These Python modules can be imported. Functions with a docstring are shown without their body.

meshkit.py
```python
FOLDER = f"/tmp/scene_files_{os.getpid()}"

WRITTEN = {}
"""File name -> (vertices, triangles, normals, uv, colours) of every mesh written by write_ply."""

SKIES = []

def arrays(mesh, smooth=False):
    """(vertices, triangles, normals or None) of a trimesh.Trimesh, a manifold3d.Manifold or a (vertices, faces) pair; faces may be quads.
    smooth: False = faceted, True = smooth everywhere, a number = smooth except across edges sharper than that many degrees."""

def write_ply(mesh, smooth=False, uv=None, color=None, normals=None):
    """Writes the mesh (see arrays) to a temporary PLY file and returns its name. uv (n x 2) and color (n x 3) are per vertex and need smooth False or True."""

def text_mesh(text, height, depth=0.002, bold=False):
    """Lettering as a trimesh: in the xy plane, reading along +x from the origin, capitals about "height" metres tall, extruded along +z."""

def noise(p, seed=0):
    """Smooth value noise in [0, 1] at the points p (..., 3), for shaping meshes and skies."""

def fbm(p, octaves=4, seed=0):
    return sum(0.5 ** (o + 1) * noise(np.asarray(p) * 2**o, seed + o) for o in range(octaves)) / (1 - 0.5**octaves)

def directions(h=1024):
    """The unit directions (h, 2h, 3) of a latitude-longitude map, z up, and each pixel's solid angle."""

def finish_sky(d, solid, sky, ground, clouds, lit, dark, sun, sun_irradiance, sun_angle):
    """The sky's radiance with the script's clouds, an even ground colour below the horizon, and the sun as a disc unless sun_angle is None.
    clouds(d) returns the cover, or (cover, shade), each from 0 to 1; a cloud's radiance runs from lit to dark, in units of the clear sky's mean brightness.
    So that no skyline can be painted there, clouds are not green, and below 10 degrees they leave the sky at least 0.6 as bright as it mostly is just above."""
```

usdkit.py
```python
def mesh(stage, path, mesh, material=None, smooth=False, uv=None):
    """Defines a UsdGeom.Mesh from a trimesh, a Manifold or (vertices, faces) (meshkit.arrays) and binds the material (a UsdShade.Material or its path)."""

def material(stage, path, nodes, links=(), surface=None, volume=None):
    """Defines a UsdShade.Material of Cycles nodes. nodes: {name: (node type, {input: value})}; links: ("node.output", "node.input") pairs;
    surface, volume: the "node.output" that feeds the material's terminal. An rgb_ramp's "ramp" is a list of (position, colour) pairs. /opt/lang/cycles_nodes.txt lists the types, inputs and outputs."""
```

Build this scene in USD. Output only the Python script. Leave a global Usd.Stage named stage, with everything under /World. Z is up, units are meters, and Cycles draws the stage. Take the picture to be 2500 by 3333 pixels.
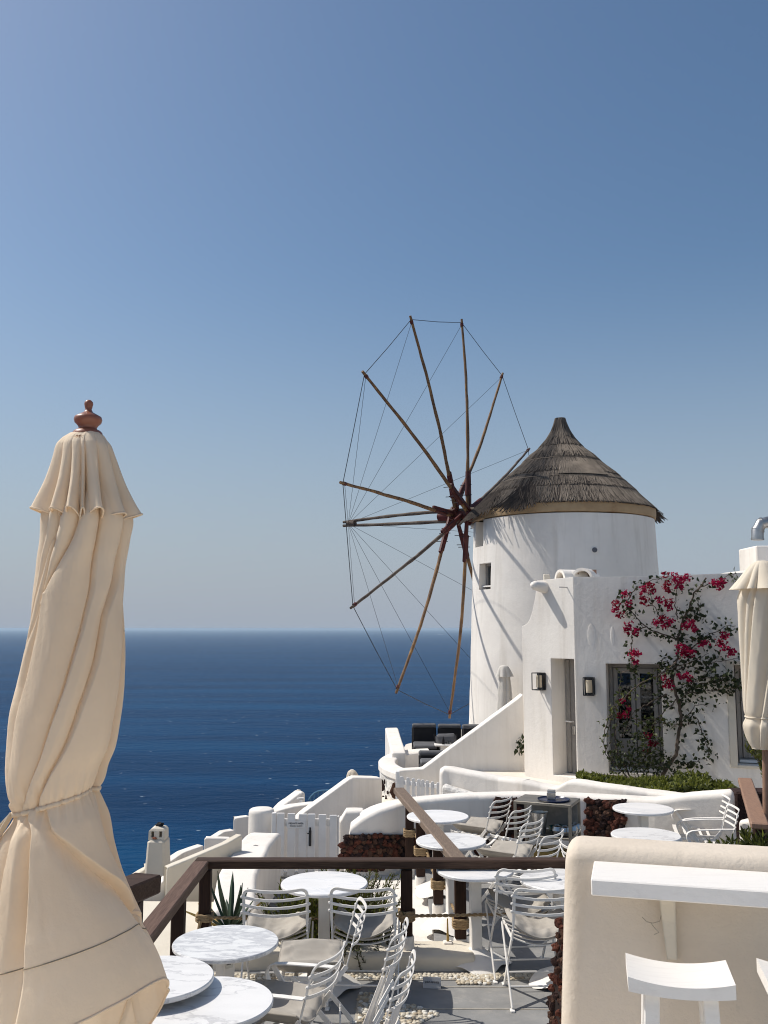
import math, random
import numpy as np, trimesh, usdkit, meshkit
from scipy.interpolate import PchipInterpolator
from pxr import Usd, UsdGeom, UsdLux, UsdShade, Gf, Sdf
import manifold3d as m3
from shapely.geometry import Polygon

# ------------------------------------------------------------------ camera, sky, sun, exposure
stage = Usd.Stage.CreateInMemory()
UsdGeom.SetStageUpAxis(stage, 'Z'); UsdGeom.SetStageMetersPerUnit(stage, 1.0)
UsdGeom.Xform.Define(stage, '/World'); UsdGeom.Scope.Define(stage, '/World/Looks')
FPX, PITCH, CAM = 3000.0, math.radians(7.2), np.array([0, 0, 2.55])
cam = UsdGeom.Camera.Define(stage, '/World/camera')
cam.CreateHorizontalApertureAttr(25.0); cam.CreateFocalLengthAttr(30.0)
cam.CreateVerticalApertureAttr(33.33)
cam.AddTranslateOp().Set(Gf.Vec3d(*CAM)); cam.AddRotateXOp().Set(90 + 7.2)
cam.CreateClippingRangeAttr((0.1, 200000.0))
cam.CreateExposureAttr(EXPOSURE := 0.38)
SUN_EL = math.radians(52); SUN_H = np.array([-1.0, 0.31]); SUN_H = SUN_H / np.linalg.norm(SUN_H)
SUN_DIR = np.array([SUN_H[0] * math.cos(SUN_EL), SUN_H[1] * math.cos(SUN_EL), math.sin(SUN_EL)])
usdkit.material(stage, '/World/Looks/sky_look', {
    's': ('sky_texture', {'sky_type': 'single_scattering', 'sun_disc': False, 'sun_elevation': SUN_EL,
                          'sun_rotation': math.atan2(SUN_DIR[0], SUN_DIR[1]), 'altitude': 100.0, 'air_density': 1.0, 'aerosol_density': 1.7, 'ozone_density': 1.0}),
    't': ('texture_coordinate', {}), 'x': ('separate_xyz', {}), 'h': ('map_range', {'range_type': 'smoothstep', 'from_min': -.05, 'from_max': .39, 'to_min': .95, 'to_max': 0.0}),
    'm': ('mix_color', {'b': (3.3, 3.8, 4.6), 'use_clamp': False}),                  # the summer haze that pales the sky toward the horizon all round
    'd': ('hsv', {'saturation': 1.18}), 'k': ('mix_color', {'blend_type': 'multiply', 'fac': 1.0, 'b': (.985, .985, .945), 'use_clamp': False}), 'b': ('background_shader', {'strength': 0.087})},
    [('t.generated', 'x.vector'), ('x.z', 'h.value'), ('h.result', 'm.fac'), ('s.color', 'd.color'), ('d.color', 'k.a'), ('k.result', 'm.a'), ('m.result', 'b.color')], surface='b.background')
dome = UsdLux.DomeLight.Define(stage, '/World/sky')
UsdShade.MaterialBindingAPI.Apply(dome.GetPrim()).Bind(UsdShade.Material.Get(stage, '/World/Looks/sky_look'))
dome.GetPrim().SetCustomDataByKey('kind', 'structure')
sun = UsdLux.DistantLight.Define(stage, '/World/sun')
sun.CreateNormalizeAttr(True); sun.CreateIntensityAttr(0.83); sun.CreateAngleAttr(0.53); sun.CreateColorAttr(Gf.Vec3f(1.0, 0.965, 0.91))
_z = SUN_DIR; _x = np.cross([0, 0, 1.0], _z); _x /= np.linalg.norm(_x); _y = np.cross(_z, _x)
sun.AddTransformOp().Set(Gf.Matrix4d(*[float(a) for r in (_x, _y, _z) for a in (*r, 0)], 0, 0, 0, 1))

# ------------------------------------------------------------------ helpers
rng = np.random.default_rng(7); random.seed(7)
CP, SP = math.cos(PITCH), math.sin(PITCH)
def ray(px, py):
    a, b = (px - 1250) / FPX, (1666.5 - py) / FPX
    return np.array([a, CP - b * SP, SP + b * CP])
def at(px, py, Y):
    d = ray(px, py); return CAM + d * (Y / d[1])
def onz(px, py, z):
    d = ray(px, py); return CAM + d * ((z - CAM[2]) / d[2])
names = {}
def numbered(path):
    n = names.get(path, 0); names[path] = n + 1
    return path if n == 0 else f'{path}_{n:03d}'
inv = {}
def thing(name, label, cat, loc=(0, 0, 0), rotz=0.0, group=None, kind=None):
    p = numbered('/World/' + name); x = UsdGeom.Xform.Define(stage, p)
    x.AddTranslateOp().Set(Gf.Vec3d(*map(float, loc))); x.AddRotateZOp().Set(math.degrees(rotz))
    m = trimesh.transformations.rotation_matrix(rotz, [0, 0, 1]); m[:3, 3] = loc; inv[p] = np.linalg.inv(m)
    tag(p, label, cat, group, kind); return p
def tag(p, label=None, cat=None, group=None, kind=None):
    q = stage.GetPrimAtPath(p)
    for k, v in (('label', label), ('category', cat), ('group', group), ('kind', kind)):
        if v: q.SetCustomDataByKey(k, v)
def obj(name, mesh, mat, parent=None, smooth=False, world=True, label=None, kind=None):
    p = numbered((parent or '/World') + '/' + name)
    if isinstance(mesh, (list,)): mesh = trimesh.util.concatenate(mesh)
    if hasattr(mesh, 'to_mesh'):
        mm = mesh.to_mesh(); mesh = trimesh.Trimesh(np.array(mm.vert_properties[:, :3]), np.array(mm.tri_verts), process=False)
    if parent and world:
        top = '/'.join(parent.split('/')[:3])
        if top in inv: mesh = mesh.copy(); mesh.apply_transform(inv[top])
    usdkit.mesh(stage, p, mesh, M[mat], smooth=smooth)
    if label or kind: tag(p, label, None, None, kind)
    return p
def single(name, mesh, mat, label, cat, group=None, smooth=False):
    """a thing that is one mesh, its origin at its base"""
    if isinstance(mesh, list): mesh = trimesh.util.concatenate(mesh)
    p = obj(name, mesh, mat, smooth=smooth); tag(p, label, cat, group); return p
def struct(name, mesh, mat, smooth=False):
    p = obj(name, mesh, mat, smooth=smooth); tag(p, kind='structure'); return p
def dup(src, loc, rotz, label, group=None):
    base = src.rstrip('0123456789').rstrip('_') if src[-4:-3] == '_' else src
    p = numbered(base); q = stage.GetPrimAtPath(src); cd = q.GetCustomData()
    x = UsdGeom.Xform.Define(stage, p)
    x.GetPrim().GetReferences().AddInternalReference(src); x.GetPrim().SetInstanceable(True)
    x.ClearXformOpOrder()
    x.GetPrim().GetAttribute('xformOp:translate').Set(Gf.Vec3d(*map(float, loc))); x.GetPrim().GetAttribute('xformOp:rotateZ').Set(math.degrees(rotz))
    x.GetPrim().CreateAttribute('xformOpOrder', Sdf.ValueTypeNames.TokenArray).Set(['xformOp:translate', 'xformOp:rotateZ'])
    tag(p, label, cd['category'], group or cd.get('group')); return p

def T(v, f): return trimesh.Trimesh(np.asarray(v, float), np.asarray(f, int), process=False)
def cat(*ms): return trimesh.util.concatenate([m for x in ms for m in (x if isinstance(x, list) else [x])])
def cbox(size, c=0.004, center=(0, 0, 0), rot=None):
    """a box with chamfered edges"""
    h = np.array(size, float) / 2; c = min(c, h.min() * .6); p = []
    for s in np.ndindex(2, 2, 2):
        g = np.array(s) * 2 - 1
        for k in range(3):
            q = h - c; q[k] = h[k]; p.append(g * q)
    m = trimesh.convex.convex_hull(np.array(p))
    if rot is not None: m.apply_transform(rot)
    m.apply_translation(center); return m
def frame_of(d, up=(0, 0, 1)):
    d = np.asarray(d, float) / np.linalg.norm(d); s = np.cross(d, up)
    if np.linalg.norm(s) < 1e-3: s = np.cross(d, (0, 1, 0))
    s /= np.linalg.norm(s); return d, s, np.cross(s, d)
def bar(p, q, w, h, c=0.004, up=(0, 0, 1)):
    """chamfered bar from p to q, w wide sideways and h tall"""
    p, q = np.asarray(p, float), np.asarray(q, float); d, s, u = frame_of(q - p, up)
    m = np.eye(4); m[:3, 0], m[:3, 1], m[:3, 2], m[:3, 3] = d, s, u, (p + q) / 2
    return cbox((np.linalg.norm(q - p), w, h), c, rot=m)
def tube(pts, r, n=8, caps=True):
    p = np.asarray(pts, float); r = np.broadcast_to(r, (len(p),))
    t = np.gradient(p, axis=0); t /= np.linalg.norm(t, axis=1, keepdims=True) + 1e-12
    a = np.zeros_like(p); ref = np.array([0, 0, 1.0]) if abs(t[0, 2]) < .9 else np.array([1.0, 0, 0])
    a[0] = np.cross(t[0], ref); a[0] /= np.linalg.norm(a[0])
    for i in range(1, len(p)):
        a[i] = a[i - 1] - t[i] * (a[i - 1] @ t[i]); a[i] /= np.linalg.norm(a[i]) + 1e-12
    b = np.cross(t, a); g = np.arange(n) * 2 * np.pi / n
    v = (p[:, None] + r[:, None, None] * (np.cos(g)[None, :, None] * a[:, None] + np.sin(g)[None, :, None] * b[:, None])).reshape(-1, 3)
    f = []
    for i in range(len(p) - 1):
        for j in range(n):
            q = [i * n + j, i * n + (j + 1) % n, (i + 1) * n + (j + 1) % n, (i + 1) * n + j]
            f += [[q[0], q[1], q[2]], [q[0], q[2], q[3]]]
    if caps:
        f += [[0, j + 1, j] for j in range(1, n - 1)]; k = (len(p) - 1) * n
        f += [[k, k + j, k + j + 1] for j in range(1, n - 1)]
    m = T(v, f); return m
def grid(v, closed_u=False, flip=False):
    """v: (rows, cols, 3) -> mesh; closed_u joins the last column to the first"""
    a, b = v.shape[:2]; i = np.arange(a * b).reshape(a, b)
    if closed_u: i = np.hstack([i, i[:, :1]])
    q = np.stack([i[:-1, :-1], i[:-1, 1:], i[1:, 1:], i[1:, :-1]], -1).reshape(-1, 4)
    f = np.vstack([q[:, [0, 1, 2]], q[:, [0, 2, 3]]])
    if flip: f = f[:, ::-1]
    return T(v.reshape(-1, 3), f)
def lathe(prof, n=32, center=(0, 0, 0)):
    prof = np.asarray(prof, float); g = np.arange(n) * 2 * np.pi / n
    v = np.stack([prof[:, 0][:, None] * np.cos(g), prof[:, 0][:, None] * np.sin(g), np.repeat(prof[:, 1][:, None], n, 1)], -1)
    m = grid(v, True); m.apply_translation(center); return m
def wob(m, amp, freq, seed=0):
    v = np.array(m.vertices)
    d = np.stack([meshkit.fbm(v * freq + 17.3 * k, 3, seed + k) - .5 for k in range(3)], -1)
    m.vertices = v + d * 2 * amp; return m
def resample(pts, step):
    p = np.asarray(pts, float); s = np.r_[0, np.cumsum(np.linalg.norm(np.diff(p[:, :2], axis=0), axis=1) + .3 * np.abs(np.diff(p[:, 2])))]
    t = np.unique(np.r_[np.linspace(0, s[-1], max(2, int(s[-1] / step) + 1)), s])
    return s, t, p
def wall_path(pts, zbot, thick, r=.05, smooth=True, step=.12, amp=.006, ends=True, seed=0):
    """a plastered wall: pts = (x, y, ztop) along its front edge, thickness to the left of the path, rounded top and ends"""
    s, t, p = resample(pts, step)
    q = np.stack([(PchipInterpolator(s, p[:, k]) if smooth and len(p) > 2 else (lambda x, k=k: np.interp(x, s, p[:, k])))(t) for k in range(3)], -1)
    d = np.gradient(q[:, :2], axis=0); d /= np.linalg.norm(d, axis=1, keepdims=True)
    nrm = np.stack([-d[:, 1], d[:, 0]], -1)
    r = min(r, thick * .49); K = 4; rows = []
    def section(o, n, zt, inset, drop):
        a, b, z = inset, thick - inset, zt - drop; rr = min(r, (b - a) * .49)
        pr = [(a, zbot), (a, (zbot + z) / 2)]
        for k in range(K + 1):
            g = math.pi / 2 * k / K; pr.append((a + rr - rr * math.cos(g), z - rr + rr * math.sin(g)))
        pr.append(((a + b) / 2, z))
        for k in range(K + 1):
            g = math.pi / 2 * k / K; pr.append((b - rr + rr * math.sin(g), z - rr + rr * math.cos(g)))
        pr += [(b, (zbot + z) / 2), (b, zbot)]
        return [[o[0] + n[0] * u, o[1] + n[1] * u, w] for u, w in pr]
    if ends:
        for k in range(K):
            g = math.pi / 2 * k / K; e = r * (1 - math.sin(g))
            rows.append(section(q[0, :2] - d[0] * r * math.cos(g) + d[0] * r, nrm[0], q[0, 2], e, e))
    mid = q[1:-1] if ends else q
    mn = nrm[1:-1] if ends else nrm
    if ends:
        L = np.r_[0, np.cumsum(np.linalg.norm(np.diff(q[:, :2], axis=0), axis=1))][1:-1]
        keep = (L > r) & (L < np.linalg.norm(np.diff(q[:, :2], axis=0), axis=1).sum() - r); mid, mn = mid[keep], mn[keep]
    for o, n in zip(mid, mn): rows.append(section(o[:2], n, o[2], 0, 0))
    if ends:
        for k in range(K, -1, -1):
            if k == K: continue
            g = math.pi / 2 * k / K; e = r * (1 - math.sin(g))
            rows.append(section(q[-1, :2] + d[-1] * r * math.cos(g) - d[-1] * r, nrm[-1], q[-1, 2], e, e))
    v = np.array(rows); m = grid(v, flip=True); n = v.shape[1]; last = (len(v) - 1) * n
    caps = [[0, j, j + 1] for j in range(1, n - 1)] + [[last, last + j + 1, last + j] for j in range(1, n - 1)]
    m = T(m.vertices, np.vstack([m.faces, caps]))
    m.merge_vertices(); m.fix_normals()
    return wob(m, amp, 1.7, seed) if amp else m
def wp(pts): return [at(a, b, c) for a, b, c in pts]
def wp_plan(pts): return [at(*a) for a in pts]
def slab(A, Bdir, poly, holes, thick, inward):
    """upright slab: poly in (s, z) along the horizontal unit direction Bdir from A, pushed back along inward"""
    g = Polygon(poly, holes); m = trimesh.creation.extrude_polygon(g, thick, engine='earcut')
    X = np.eye(4); X[:3, 0] = (*Bdir, 0); X[:3, 1] = (0, 0, 1); X[:3, 2] = (*inward, 0); X[:3, 3] = (A[0], A[1], 0)
    m.apply_transform(X); m.fix_normals(); return m
def prism(poly_xy, z0, z1):
    m = trimesh.creation.extrude_polygon(Polygon(poly_xy), z1 - z0, engine='earcut'); m.apply_translation((0, 0, z0)); return m
def rock(c, r, seed, sub=1, flat=1.0):
    m = trimesh.creation.icosphere(sub, 1.0); g = np.random.default_rng(seed)
    v = np.array(m.vertices) * (1 + (g.random((len(m.vertices), 1)) - .5) * .62)
    v = v * np.asarray(r) * (1, flat, 1); m.vertices = v + c; return m
def rotz(a): return trimesh.transformations.rotation_matrix(a, [0, 0, 1])
def leaves(pos, size, r, up=.2, droop=.0, aspect=.5, dirs=None, bend=.15):
    """pointed leaf faces (4 triangles each) at pos, random directions"""
    n = len(pos); d = r.normal(size=(n, 3)) if dirs is None else dirs + r.normal(size=(n, 3)) * .35
    d[:, 2] += up; d /= np.linalg.norm(d, axis=1, keepdims=True)
    s = np.cross(d, r.normal(size=(n, 3))); s /= np.linalg.norm(s, axis=1, keepdims=True); u = np.cross(s, d)
    L = (size * (.6 + .8 * r.random(n)))[:, None]; W = L * aspect / 2; p = np.asarray(pos, float)
    v = np.stack([p, p + d * L * .45 + s * W + u * L * bend, p + d * L + u * L * (-bend * .5), p + d * L * .45 - s * W + u * L * bend, p + d * L * .5], 1).reshape(-1, 3)
    i = np.arange(n)[:, None] * 5
    f = np.concatenate([i + a for a in ([0, 1, 4], [1, 2, 4], [2, 3, 4], [3, 0, 4])], 1).reshape(-1, 3)
    return T(v, f)

# ------------------------------------------------------------------ materials
M = {}
def mat(name, c1, c2=None, scale=4.0, rough=.7, bump=0.0, bscale=30.0, bdist=.01, bevel=0.0, spec=.3, metal=0.0, stretch=None, coord='position', detail=4.0, lo=.35, hi=.65, trans=0.0, coat=0.0, rnd=0.0, sub=0.0, dirt=None, streak=0.0):
    """noise-mottled principled material with a noise bump"""
    n, l = {'p': ('principled_bsdf', {'roughness': rough, 'specular_ior_level': spec, 'metallic': metal, 'coat_weight': coat})}, []
    src = 'g.position'
    n['g'] = ('geometry', {})
    if coord == 'object': n['t'] = ('texture_coordinate', {}); src = 't.object'
    if stretch is not None:
        n['m'] = ('mapping', {'scale': stretch}); l.append((src, 'm.vector')); src = 'm.vector'
    c2 = c2 or tuple(x * .85 for x in c1)
    n['n'] = ('noise_texture', {'scale': scale, 'detail': detail, 'roughness': .6}); l.append((src, 'n.vector'))
    n['r'] = ('rgb_ramp', {'ramp': [(lo, c1), (hi, c2)]}); l.append(('n.fac', 'r.fac')); col = 'r.color'
    if streak:
        n['sm'] = ('mapping', {'scale': (5.0, 5.0, .45)}); n['sn'] = ('noise_texture', {'scale': 1.0, 'detail': 6.0, 'roughness': .65}); n['sr'] = ('rgb_ramp', {'ramp': [(.50, (0, 0, 0)), (.78, (streak, streak, streak))]}); n['sx'] = ('mix_color', {'b': (.50, .44, .36)})
        l += [(src, 'sm.vector'), ('sm.vector', 'sn.vector'), ('sn.fac', 'sr.fac'), ('sr.color', 'sx.fac'), (col, 'sx.a')]; col = 'sx.result'
    if dirt:
        n['dn'] = ('noise_texture', {'scale': dirt[1], 'detail': 6.0, 'roughness': .7}); l.append((src, 'dn.vector'))
        n['dr'] = ('rgb_ramp', {'ramp': [(dirt[2], (0, 0, 0)), (min(1, dirt[2] + .12), (1, 1, 1))]}); l.append(('dn.fac', 'dr.fac'))
        n['dm'] = ('mix_color', {'b': dirt[0]}); l += [('dr.color', 'dm.fac'), (col, 'dm.a')]; col = 'dm.result'
    if rnd:
        n['oi'] = ('object_info', {}); n['mr'] = ('map_range', {'to_min': 1 - rnd, 'to_max': 1 + rnd}); l.append(('oi.random', 'mr.value'))
        n['hs'] = ('hsv', {}); l += [('mr.result', 'hs.value'), (col, 'hs.color')]; col = 'hs.color'
    l.append((col, 'p.base_color')); nrm = None
    if bevel:
        n['bv'] = ('bevel', {'samples': 4, 'radius': bevel}); nrm = 'bv.bevel'
    if bump:
        n['bn'] = ('noise_texture', {'scale': bscale, 'detail': 5.0, 'roughness': .65}); l.append((src, 'bn.vector'))
        n['bu'] = ('bump', {'strength': bump, 'distance': bdist}); l.append(('bn.fac', 'bu.height'))
        if nrm: l.append((nrm, 'bu.normal'))
        nrm = 'bu.normal'
    if nrm: l.append((nrm, 'p.normal'))
    surf = 'p.BSDF'
    if trans:
        n['tl'] = ('translucent_bsdf', {}); n['mx'] = ('mix_closure', {'fac': trans}); l += [(col, 'tl.color'), ('p.BSDF', 'mx.closure1'), ('tl.BSDF', 'mx.closure2')]; surf = 'mx.closure'
        if nrm: l.append((nrm, 'tl.normal'))
    M[name] = usdkit.material(stage, '/World/Looks/' + name, n, l, surface=surf)
mat('plaster', (.82, .765, .69), (.75, .695, .625), 1.3, .85, .32, 14, .014, bevel=.02, dirt=((.58, .52, .45), .8, .64), streak=.45)
mat('plaster_rough', (.79, .755, .70), (.67, .635, .58), 2.5, .9, .8, 9, .06, dirt=((.16, .14, .13), 2.3, .66))
mat('plaster_cream', (.68, .615, .505), (.62, .55, .44), 1.2, .85, .35, 30, .01, bevel=.015, dirt=((.40, .36, .30), 1.2, .68))
mat('plaster_bar', (.68, .59, .485), (.62, .53, .425), 1.6, .85, .5, 30, .008, dirt=((.40, .33, .25), 2.6, .68), streak=.35)
mat('white_paint', (.82, .785, .735), (.76, .725, .675), 5, .45, .05, 60, .004, spec=.4)
mat('white_metal', (.83, .785, .72), (.76, .715, .65), 8, .38, spec=.45)
mat('white_wood', (.79, .75, .695), (.71, .665, .61), 3, .5, .25, 24, .004, stretch=(2, 22, 12), lo=.5, hi=.85)
mat('grey_door', (.29, .27, .245), (.25, .23, .21), 4, .55, .08, 50, .004)
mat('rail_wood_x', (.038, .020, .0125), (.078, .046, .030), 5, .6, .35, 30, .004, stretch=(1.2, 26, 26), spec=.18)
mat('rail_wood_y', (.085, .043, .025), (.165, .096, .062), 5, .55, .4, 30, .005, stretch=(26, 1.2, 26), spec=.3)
mat('rail_wood_grey', (.215, .155, .11), (.135, .095, .068), 5, .65, .4, 30, .005, stretch=(26, 2.0, 26))
mat('post_wood', (.026, .012, .008), (.042, .021, .013), 6, .6, .25, 40, .004, stretch=(20, 20, 1.5), spec=.18)
mat('board_wood', (.30, .18, .12), (.22, .13, .09), 5, .6, .3, 30, .004, stretch=(20, 3, 3))
mat('lava_red', (.15, .05, .03), (.06, .02, .014), 24, .95, .9, 55, .02, dirt=((.24, .11, .055), 30, .60))
mat('lava_brown', (.13, .068, .042), (.055, .026, .019), 24, .95, .9, 55, .02, dirt=((.22, .14, .08), 28, .62))
mat('lava_dark', (.05, .026, .022), (.022, .012, .011), 24, .95, .9, 55, .02)
mat('mortar_dark', (.035, .022, .018), (.02, .013, .011), 20, .95, .5, 60, .01)
mat('pebble_cream', (.62, .56, .45), (.50, .43, .32), 20, .7)
mat('pebble_tan', (.50, .42, .30), (.40, .32, .22), 20, .7)
mat('pebble_white', (.70, .67, .60), (.60, .56, .48), 20, .7)
mat('floor_grey', (.265, .258, .245), (.20, .195, .186), 2.6, .78, .3, 60, .004, dirt=((.34, .32, .29), 1.7, .57), streak=.25)
mat('paving_cream', (.72, .66, .57), (.66, .60, .51), 2.2, .8, .3, 60, .004)
mat('grout', (.42, .38, .31), (.34, .30, .24), 20, .9, .5, 90, .006)
mat('walk_stone', (.24, .225, .21), (.15, .14, .135), 14, .9, .5, 40, .01, dirt=((.5, .48, .45), 3.0, .6))
mat('soil', (.10, .07, .05), (.05, .035, .025), 12, .95, .8, 30, .03)
mat('cliff', (.22, .17, .135), (.12, .09, .075), .15, .95, .8, 1.5, .3)
mat('canvas', (.95, .79, .595), (.895, .73, .535), 3, .85, .45, 42, .004, trans=.26, spec=.15, dirt=((.50, .41, .29), 2.5, .68))
mat('canvas_pale', (.84, .75, .61), (.79, .69, .55), 3, .85, .12, 300, .0015, trans=.25, spec=.15)
mat('canvas_white', (.72, .68, .62), (.66, .62, .55), 3, .85, trans=.22, spec=.15)
mat('cloth_seam', (.30, .245, .17), (.24, .19, .13), 8, .9)
mat('terracotta', (.30, .105, .055), (.24, .08, .042), 9, .38, .1, 50, .003, spec=.5)
mat('cushion', (.40, .365, .315), (.36, .325, .28), 6, .9, .15, 220, .002, spec=.12)
mat('cushion_dark', (.115, .115, .12), (.09, .09, .095), 6, .85, .1, 150, .002)
mat('sofa_black', (.012, .011, .012), (.02, .018, .018), 6, .8)
mat('rope', (.38, .27, .15), (.27, .18, .095), 60, .9, .5, 120, .003)
mat('log', (.24, .135, .062), (.12, .07, .042), 2.2, .75, .5, 26, .012, stretch=(3, 3, 1.2), dirt=((.36, .20, .07), 1.4, .56))
mat('log_grey', (.17, .135, .105), (.085, .062, .05), 3, .85, .5, 26, .012)
mat('hub_red', (.11, .024, .019), (.065, .017, .014), 4, .55, .25, 30, .006, dirt=((.13, .05, .035), 5, .64))
mat('cable', (.035, .035, .04), (.03, .03, .033), 5, .6)
mat('thatch', (.088, .070, .056), (.040, .033, .028), 5, .95, .6, 60, .02, rnd=0, dirt=((.17, .14, .11), 3.0, .62))
mat('straw_pale', (.23, .19, .15), (.14, .115, .092), 3, .9)
mat('straw_dark', (.085, .066, .052), (.045, .036, .03), 3, .9)
mat('ring_wood', (.44, .31, .175), (.36, .24, .13), 3, .7, .2, 30, .006, dirt=((.30, .19, .10), 3, .62))
mat('vine_stem', (.13, .095, .07), (.08, .06, .045), 12, .9, .4, 60, .005)
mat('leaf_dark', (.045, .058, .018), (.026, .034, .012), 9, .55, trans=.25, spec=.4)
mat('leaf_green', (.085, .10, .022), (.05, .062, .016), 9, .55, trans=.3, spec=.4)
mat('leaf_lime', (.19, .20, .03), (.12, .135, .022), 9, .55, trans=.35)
mat('leaf_silver', (.16, .17, .085), (.10, .11, .05), 12, .6, trans=.3)
mat('agave', (.055, .085, .05), (.035, .06, .03), 8, .5, spec=.45)
mat('agave_dry', (.40, .27, .08), (.28, .17, .05), 8, .7)
mat('flower_deep', (.30, .008, .035), (.20, .006, .02), 30, .6, trans=.4, spec=.2)
mat('flower', (.46, .016, .085), (.32, .009, .045), 30, .6, trans=.4, spec=.2)
mat('black_metal', (.012, .012, .014), (.018, .018, .02), 8, .4, spec=.5)
mat('dark_tray', (.012, .018, .045), (.016, .02, .05), 8, .3, spec=.5)
mat('lamp_diffuser', (.78, .70, .56), (.74, .66, .52), 8, .6, trans=.45)
mat('steel', (.55, .54, .52), (.46, .45, .43), 6, .28, metal=1.0)
mat('cart_steel', (.34, .31, .26), (.26, .235, .20), 6, .42, metal=.85)
mat('brass', (.40, .29, .11), (.32, .23, .08), 6, .4, metal=.8)
mat('galvanised', (.50, .49, .47), (.38, .37, .35), 7, .35, metal=.9)
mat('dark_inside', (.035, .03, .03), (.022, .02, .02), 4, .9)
mat('blind_grey', (.50, .49, .47), (.44, .43, .41), 4, .7)
mat('ink', (.03, .03, .035), (.04, .04, .045), 5, .8)
mat('card_grey', (.52, .50, .48), (.48, .46, .44), 8, .5)
mat('sign_grey', (.13, .13, .14), (.11, .11, .12), 8, .5)
mat('bin_blue', (.10, .22, .34), (.08, .18, .28), 8, .5)
mat('bottle_green', (.012, .09, .075), (.01, .07, .06), 5, .15, spec=.6)
mat('boat_white', (.8, .8, .8), (.75, .75, .75), 3, .5)
mat('foam', (.85, .87, .88), (.75, .78, .8), .3, .9)
def nodes(name, n, l, surface=None, volume=None):
    M[name] = usdkit.material(stage, '/World/Looks/' + name, n, l, surface=surface, volume=volume)
def marble(name, base, vein, scale, rot, amount):
    nodes(name, {'g': ('geometry', {}), 'm': ('mapping', {'rotation': (0, 0, rot), 'scale': (1, 2.6, 1)}),
        'd': ('noise_texture', {'scale': 5.0, 'detail': 5.0, 'roughness': .6}), 'mx': ('mix_vector', {'fac': .22}),
        'n': ('noise_texture', {'scale': scale, 'detail': 7.0, 'roughness': .55, 'distortion': .5}),
        'n2': ('noise_texture', {'scale': scale * 1.7, 'detail': 4.0}),
        'r': ('rgb_ramp', {'ramp': [(.5 - 2.2 * amount, base), (.5 - amount * .4, vein), (.5, vein), (.5 + amount, base)]}),
        'r2': ('rgb_ramp', {'ramp': [(.4, (1, 1, 1)), (.75, (.90, .90, .90))]}), 'mu': ('mix_color', {'blend_type': 'multiply', 'fac': 1.0}),
        'p': ('principled_bsdf', {'roughness': .33, 'specular_ior_level': .4})},
        [('g.position', 'm.vector'), ('m.vector', 'd.vector'), ('m.vector', 'mx.a'), ('d.color', 'mx.b'), ('mx.result', 'n.vector'), ('m.vector', 'n2.vector'),
         ('n.fac', 'r.fac'), ('n2.fac', 'r2.fac'), ('r.color', 'mu.a'), ('r2.color', 'mu.b'), ('mu.result', 'p.base_color')], surface='p.BSDF')
marble('marble_mottled', (.76, .745, .715), (.54, .53, .525), 7.0, .5, .055)
marble('marble', (.78, .755, .72), (.58, .56, .54), 2.2, 1.0, .014)
marble('marble_white', (.84, .81, .775), (.72, .71, .70), 1.7, 1.9, .014)
nodes('glass_dark', {'t': ('transparent_bsdf', {'color': (.75, .78, .8)}), 'gl': ('glossy_bsdf', {'color': (.9, .9, .9), 'roughness': .03}), 'f': ('fresnel', {'IOR': 1.5}), 'm': ('mix_closure', {})},
      [('f.fac', 'm.fac'), ('t.BSDF', 'm.closure1'), ('gl.BSDF', 'm.closure2')], surface='m.closure')
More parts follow.
